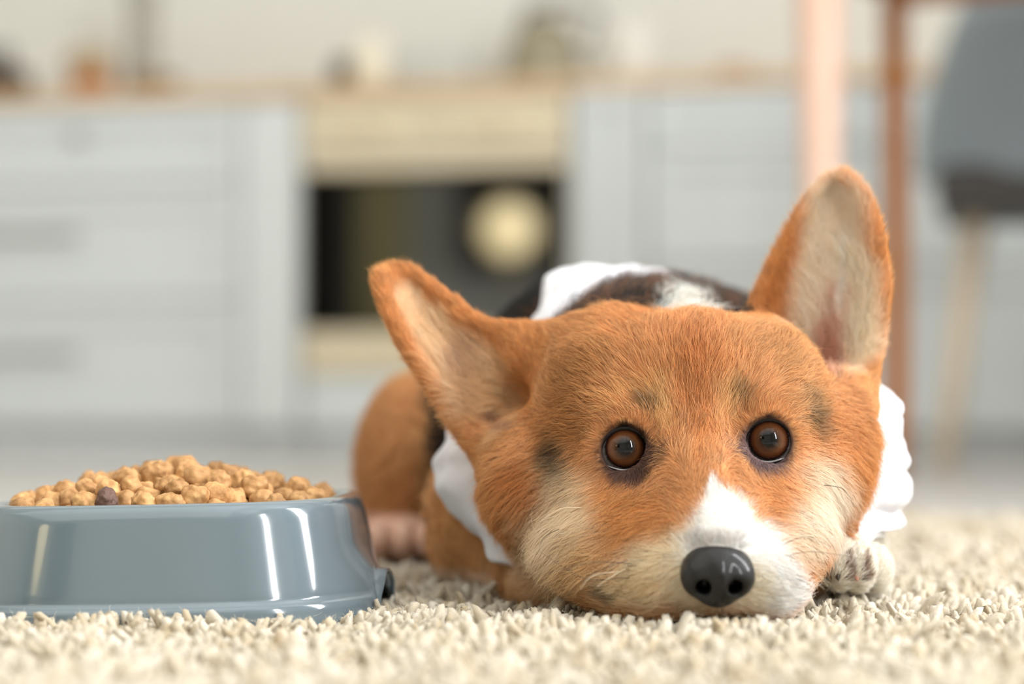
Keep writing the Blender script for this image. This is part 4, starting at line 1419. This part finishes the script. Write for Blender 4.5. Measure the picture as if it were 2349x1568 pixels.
def kib_mesh(seed):
    bm = bmesh.new(); bmesh.ops.create_icosphere(bm, subdivisions=4, radius=1)
    rs = random.Random(seed)
    lobe = Vector((rs.uniform(-1, 1), rs.uniform(-1, 1), rs.uniform(-1, 1))).normalized()
    for v in bm.verts:
        p = v.co.normalized()
        r = 1 + 0.13 * noise.noise(p * 1.3 + Vector((seed * 5, 0, 0))) + 0.16 * noise.noise(p * 2.6 + Vector((seed * 3.1, 7, 0))) + 0.04 * noise.noise(p * 8 + Vector((seed, 0, 9)))
        r += 0.20 * max(0, p.dot(lobe)) ** 3
        pit = max(0, p.dot(Vector((lobe.y, lobe.z, lobe.x)))) ** 40
        r -= 0.14 * pit
        v.co = Vector((p.x * r * 1.05, p.y * r * 1.05, p.z * r * 0.9)) * 0.0060
    me = bpy.data.meshes.new('kibble'); bm.to_mesh(me); bm.free()
    me.polygons.foreach_set('use_smooth', np.ones(len(me.polygons), bool))
    return me


KM = [kib_mesh(s) for s in range(7)]
for me in KM: me.materials.append(m_kib)
KD = kib_mesh(31); KD.materials.append(m_kib2)
rot = bowl.matrix_basis if False else None
placed = []
Rb = Matrix.Rotation(math.radians(-3), 3, 'Z') @ Matrix.Rotation(math.radians(-1.2), 3, 'Y')
base_h = 0.0400


def inside(x, y, a): return (abs(x) ** PEXP + abs(y) ** PEXP) ** (1 / PEXP) < a


def rest(x, y, r):
    z = base_h + r * 0.95
    e = (abs(x) ** PEXP + abs(y) ** PEXP) ** (1 / PEXP)
    z = max(z, base_h + r * 0.95 + max(0, e - 0.062) * 1.0)
    for (a, b_, c_, rr) in placed:
        d2 = (a - x) ** 2 + (b_ - y) ** 2; s = (r + rr) * 0.93
        if d2 < s * s: z = max(z, c_ + math.sqrt(s * s - d2))
    return z


def mound(x, y):
    # heap height over the dish, higher behind the middle, in the bowl's own frame
    e = math.hypot(x / 0.088, (y + 0.006) / 0.086)
    return 0.0525 + 0.0205 * max(0.0, 1 - e ** 1.6)


fails = 0
while fails < 260 and len(placed) < 285:
    best = None
    for _ in range(26):
        x, y = random.uniform(-.08, .08), random.uniform(-.08, .08)
        if not inside(x, y, 0.0745): continue
        r = random.choice((.0056, .0060, .0064, .0068))
        z = rest(x, y, r)
        if z + r * 0.7 > mound(x, y) + .004: continue
        if best is None or z < best[2]: best = (x, y, z, r)
    if best is None: fails += 1; continue
    placed.append(best)
dark_i = min(range(len(placed)), key=lambda i: (placed[i][0] + .012) ** 2 + (placed[i][1] + .072) ** 2 + (placed[i][2] - .058) ** 2 * 2)
for i, (x, y, z, r) in enumerate(placed):
    o = bpy.data.objects.new('kibble_piece', KD if i == dark_i else KM[i % len(KM)])
    COL.objects.link(o)
    o.location = BC + Rb @ Vector((x, y, z))
    o.rotation_euler = (random.uniform(0, 6.28), random.uniform(0, 6.28), random.uniform(0, 6.28))
    s = r / 0.0060; o.scale = (s, s, s)
    if i == dark_i: tag(o, 'dark purplish-brown kibble piece among the tan ones, left part of the bowl', 'kibble')
    elif i == max(range(len(placed)), key=lambda q: placed[q][2]): tag(o, 'topmost tan kibble piece of the heap in the bowl', 'kibble', 'tan kibble pieces in the bowl')
    elif i == max(range(len(placed)), key=lambda q: placed[q][0] - abs(placed[q][1] + .02)): tag(o, 'tan kibble piece at the right-hand end of the heap, against the bowl rim', 'kibble', 'tan kibble pieces in the bowl')
    else: tag(o, 'tan crumbly kibble piece heaped in the blue-grey bowl', 'kibble', 'tan kibble pieces in the bowl')
print('kibble', len(placed))
# ------------------------------------------------------------------ shaggy rug
def mat_rug():
    m = bpy.data.materials.new('rug_yarn'); m.use_nodes = True
    nt = m.node_tree; b = nt.nodes['Principled BSDF']
    at = nt.nodes.new('ShaderNodeAttribute'); at.attribute_name = 'yarn_col'
    tc = nt.nodes.new('ShaderNodeTexCoord')
    n = nt.nodes.new('ShaderNodeTexNoise'); n.inputs['Scale'].default_value = 900; n.inputs['Detail'].default_value = 4
    bp = nt.nodes.new('ShaderNodeBump'); bp.inputs['Strength'].default_value = 0.6; bp.inputs['Distance'].default_value = 0.0006
    nt.links.new(tc.outputs['Object'], n.inputs['Vector']); nt.links.new(n.outputs['Fac'], bp.inputs['Height']); nt.links.new(bp.outputs[0], b.inputs['Normal'])
    nt.links.new(at.outputs['Color'], b.inputs['Base Color'])
    b.inputs['Roughness'].default_value = 0.9; b.inputs['Specular IOR Level'].default_value = 0.15; b.inputs['Sheen Weight'].default_value = 0.3
    tr = nt.nodes.new('ShaderNodeBsdfTranslucent'); nt.links.new(at.outputs['Color'], tr.inputs[0])
    mx = nt.nodes.new('ShaderNodeMixShader'); mx.inputs[0].default_value = 0.22; out = nt.nodes['Material Output']
    nt.links.new(b.outputs[0], mx.inputs[1]); nt.links.new(tr.outputs[0], mx.inputs[2]); nt.links.new(mx.outputs[0], out.inputs[0])
    return m


m_rug = mat_rug()
m_back = mat_simple('rug_backing', (196, 184, 156), 0.95)


def grid(x0, x1, y0, y1, s):
    X, Y = np.meshgrid(np.arange(x0, x1, s), np.arange(y0, y1, s))
    P = np.stack([X.ravel(), Y.ravel()], 1)
    return P + rng.uniform(-.45, .45, P.shape) * s


RY0, RY1 = -0.33, 0.90


def frustum(P, margin):
    hw = (P[:, 1] - CAM[1]) * 0.2571 + margin
    return np.abs(P[:, 0]) < hw


near = grid(-.6, .6, RY0, 0.30, .0043); near = near[frustum(near, .035)]
far = grid(-.8, .8, 0.30, RY1, .0075); far = far[frustum(far, .06)]


def keep(P):
    # inside the bowl's foot
    q = P - np.array([BC.x, BC.y]); a = math.radians(3)
    x = q[:, 0] * math.cos(a) - q[:, 1] * math.sin(a); y = q[:, 0] * math.sin(a) + q[:, 1] * math.cos(a)
    e = (np.abs(x) ** PEXP + np.abs(y) ** PEXP) ** (1 / PEXP)
    k = e > AH + .0125
    Q = np.stack([P[:, 0], P[:, 1], np.full(len(P), -0.001)], 1)
    d = FD.sample(Q)
    inb = (P[:, 0] > FD.o[0]) & (P[:, 0] < FD.o[0] + FD.h * (FD.n[0] - 1)) & (P[:, 1] > FD.o[1]) & (P[:, 1] < FD.o[1] + FD.h * (FD.n[1] - 1))
    return k & ~(inb & (d < -0.006))


def tufts(P, ns, nr, rmean, name, parent):
    n = len(P)
    Q3 = np.stack([P[:, 0], P[:, 1], np.zeros(n)], 1)
    H = 0.0182 + 0.0045 * vnoise(Q3, .020) + rng.normal(0, .0026, n)
    H += .0035 * np.exp(-((P[:, 0] - .085) / .06) ** 2 - ((P[:, 1] + .085) / .03) ** 2)
    H = np.clip(H, .009, .027)
    # lower where the dog and the bowl press on the pile
    q = np.stack([P[:, 0], P[:, 1], np.full(n, 0.004)], 1)
    d = FD.sample(q); H -= np.clip((0.004 - d) / .010, 0, 1) * .006
    lean = np.stack([vnoise(Q3, .018, 5), vnoise(Q3, .018, 11)], 1) * .007 + rng.normal(0, .0045, (n, 2))
    R = rmean * rng.uniform(.6, 1.35, n)
    ts = np.linspace(0, 1, nr)
    rp = np.interp(ts, [0, .5, .8, .93, 1], [.75, 1.0, 1.18, 1.12, .62])
    V = np.zeros((n, nr, ns, 3), np.float32)
    ph = rng.uniform(0, 6.28, n); tw = rng.uniform(-1.5, 1.5, n)
    bend = rng.normal(0, .0016, (n, 2))
    for k, t in enumerate(ts):
        c = np.stack([P[:, 0] + lean[:, 0] * t ** 1.6 + bend[:, 0] * math.sin(t * 4), P[:, 1] + lean[:, 1] * t ** 1.6 + bend[:, 1] * math.sin(t * 4), FLOOR + .001 + H * (t - .08 * t * t)], 1)
        for a in range(ns):
            th = ph + 2 * math.pi * a / ns + tw * t
            rr = R * rp[k] * rng.uniform(.74, 1.26, n)
            V[:, k, a, 0] = c[:, 0] + np.cos(th) * rr
            V[:, k, a, 1] = c[:, 1] + np.sin(th) * rr
            V[:, k, a, 2] = c[:, 2] + (rng.normal(0, .0005, n) if k > 0 else 0)
    per = nr * ns
    base = (np.arange(n) * per)[:, None, None]
    k, a = np.meshgrid(np.arange(nr - 1), np.arange(ns), indexing='ij')
    k = k.ravel(); a = a.ravel(); a2 = (a + 1) % ns
    F = np.stack([k * ns + a, k * ns + a2, (k + 1) * ns + a2, (k + 1) * ns + a], 1)[None] + base
    if ns == 6:
        b0 = (nr - 1) * ns
        capf = np.array([[b0, b0 + 1, b0 + 2, b0 + 3], [b0, b0 + 3, b0 + 4, b0 + 5]])[None] + base
    else:
        b0 = (nr - 1) * ns
        capf = np.array([[b0, b0 + 1, b0 + 2, b0 + 3]])[None] + base
    F = np.concatenate([F.reshape(-1, 4), capf.reshape(-1, 4)])
    o = mesh_obj(name, V.reshape(-1, 3) - np.array(RL), F, m_rug, parent, kind='stuff')
    c0 = lin((226, 217, 200)); c1 = lin((198, 180, 150))
    mixv = np.clip(.42 + .30 * vnoise(Q3, .006, 2) + .38 * vnoise(Q3, .016, 21) + rng.normal(0, .22, n), 0, 1)[:, None]
    C = c0 * (1 - mixv) + c1 * mixv
    CC = np.repeat(C, per, 0)
    CC = np.concatenate([CC, np.ones((len(CC), 1))], 1).astype(np.float32)
    a_ = o.data.color_attributes.new('yarn_col', 'FLOAT_COLOR', 'POINT'); a_.data.foreach_set('color', CC.ravel())
    return H, lean, R


RL = (0.0, 0.28, FLOOR)
rug = empty('rug', RL, label='cream shaggy rug under the dog and the food bowl', cat='rug')
box('backing', -.62, .62, RY0 - .28, RY1 - .28, 0, .0035, m_back, rug, 0.001)
near = near[keep(near)]; far = far[keep(far)]
H, lean, R = tufts(near, 6, 6, .0023, 'yarn_pile', rug)
tufts(far, 4, 5, .0036, 'yarn_pile', rug)
print('tufts', len(near), len(far))
# loose fibres on the tuft tips near the sharp zone
sel = np.where((near[:, 1] > -.16) & (near[:, 1] < .16))[0]
rep = np.repeat(sel, 9)
nF = len(rep)
ang = rng.uniform(0, 6.28, nF)
tt = rng.uniform(.62, 1.0, nF)
rr = R[rep] * .9
Pf = np.stack([near[rep, 0] + lean[rep, 0] * tt ** 1.6 + np.cos(ang) * rr, near[rep, 1] + lean[rep, 1] * tt ** 1.6 + np.sin(ang) * rr, FLOOR + .001 + H[rep] * (tt - .08 * tt * tt)], 1)
Nf = nrm(np.stack([np.cos(ang), np.sin(ang), np.full(nF, .4)], 1))
Tf = nrm(Nf + rng.normal(0, .7, (nF, 3)) + np.array([0, 0, .5]))
Cf = np.tile(lin((240, 230, 206)), (nF, 1)) * rng.uniform(.85, 1.05, (nF, 1))
hair_object('loose_fibre', Pf - np.array(RL), Nf, Tf, rng.uniform(.0008, .0026, nF), np.full(nF, .00007), Cf, np.zeros(nF), np.zeros(nF), hair_mat('yarn_fibre', .7, .35, .1), rug, npts=4, curl=.5, tipcol=Cf, kind='stuff')
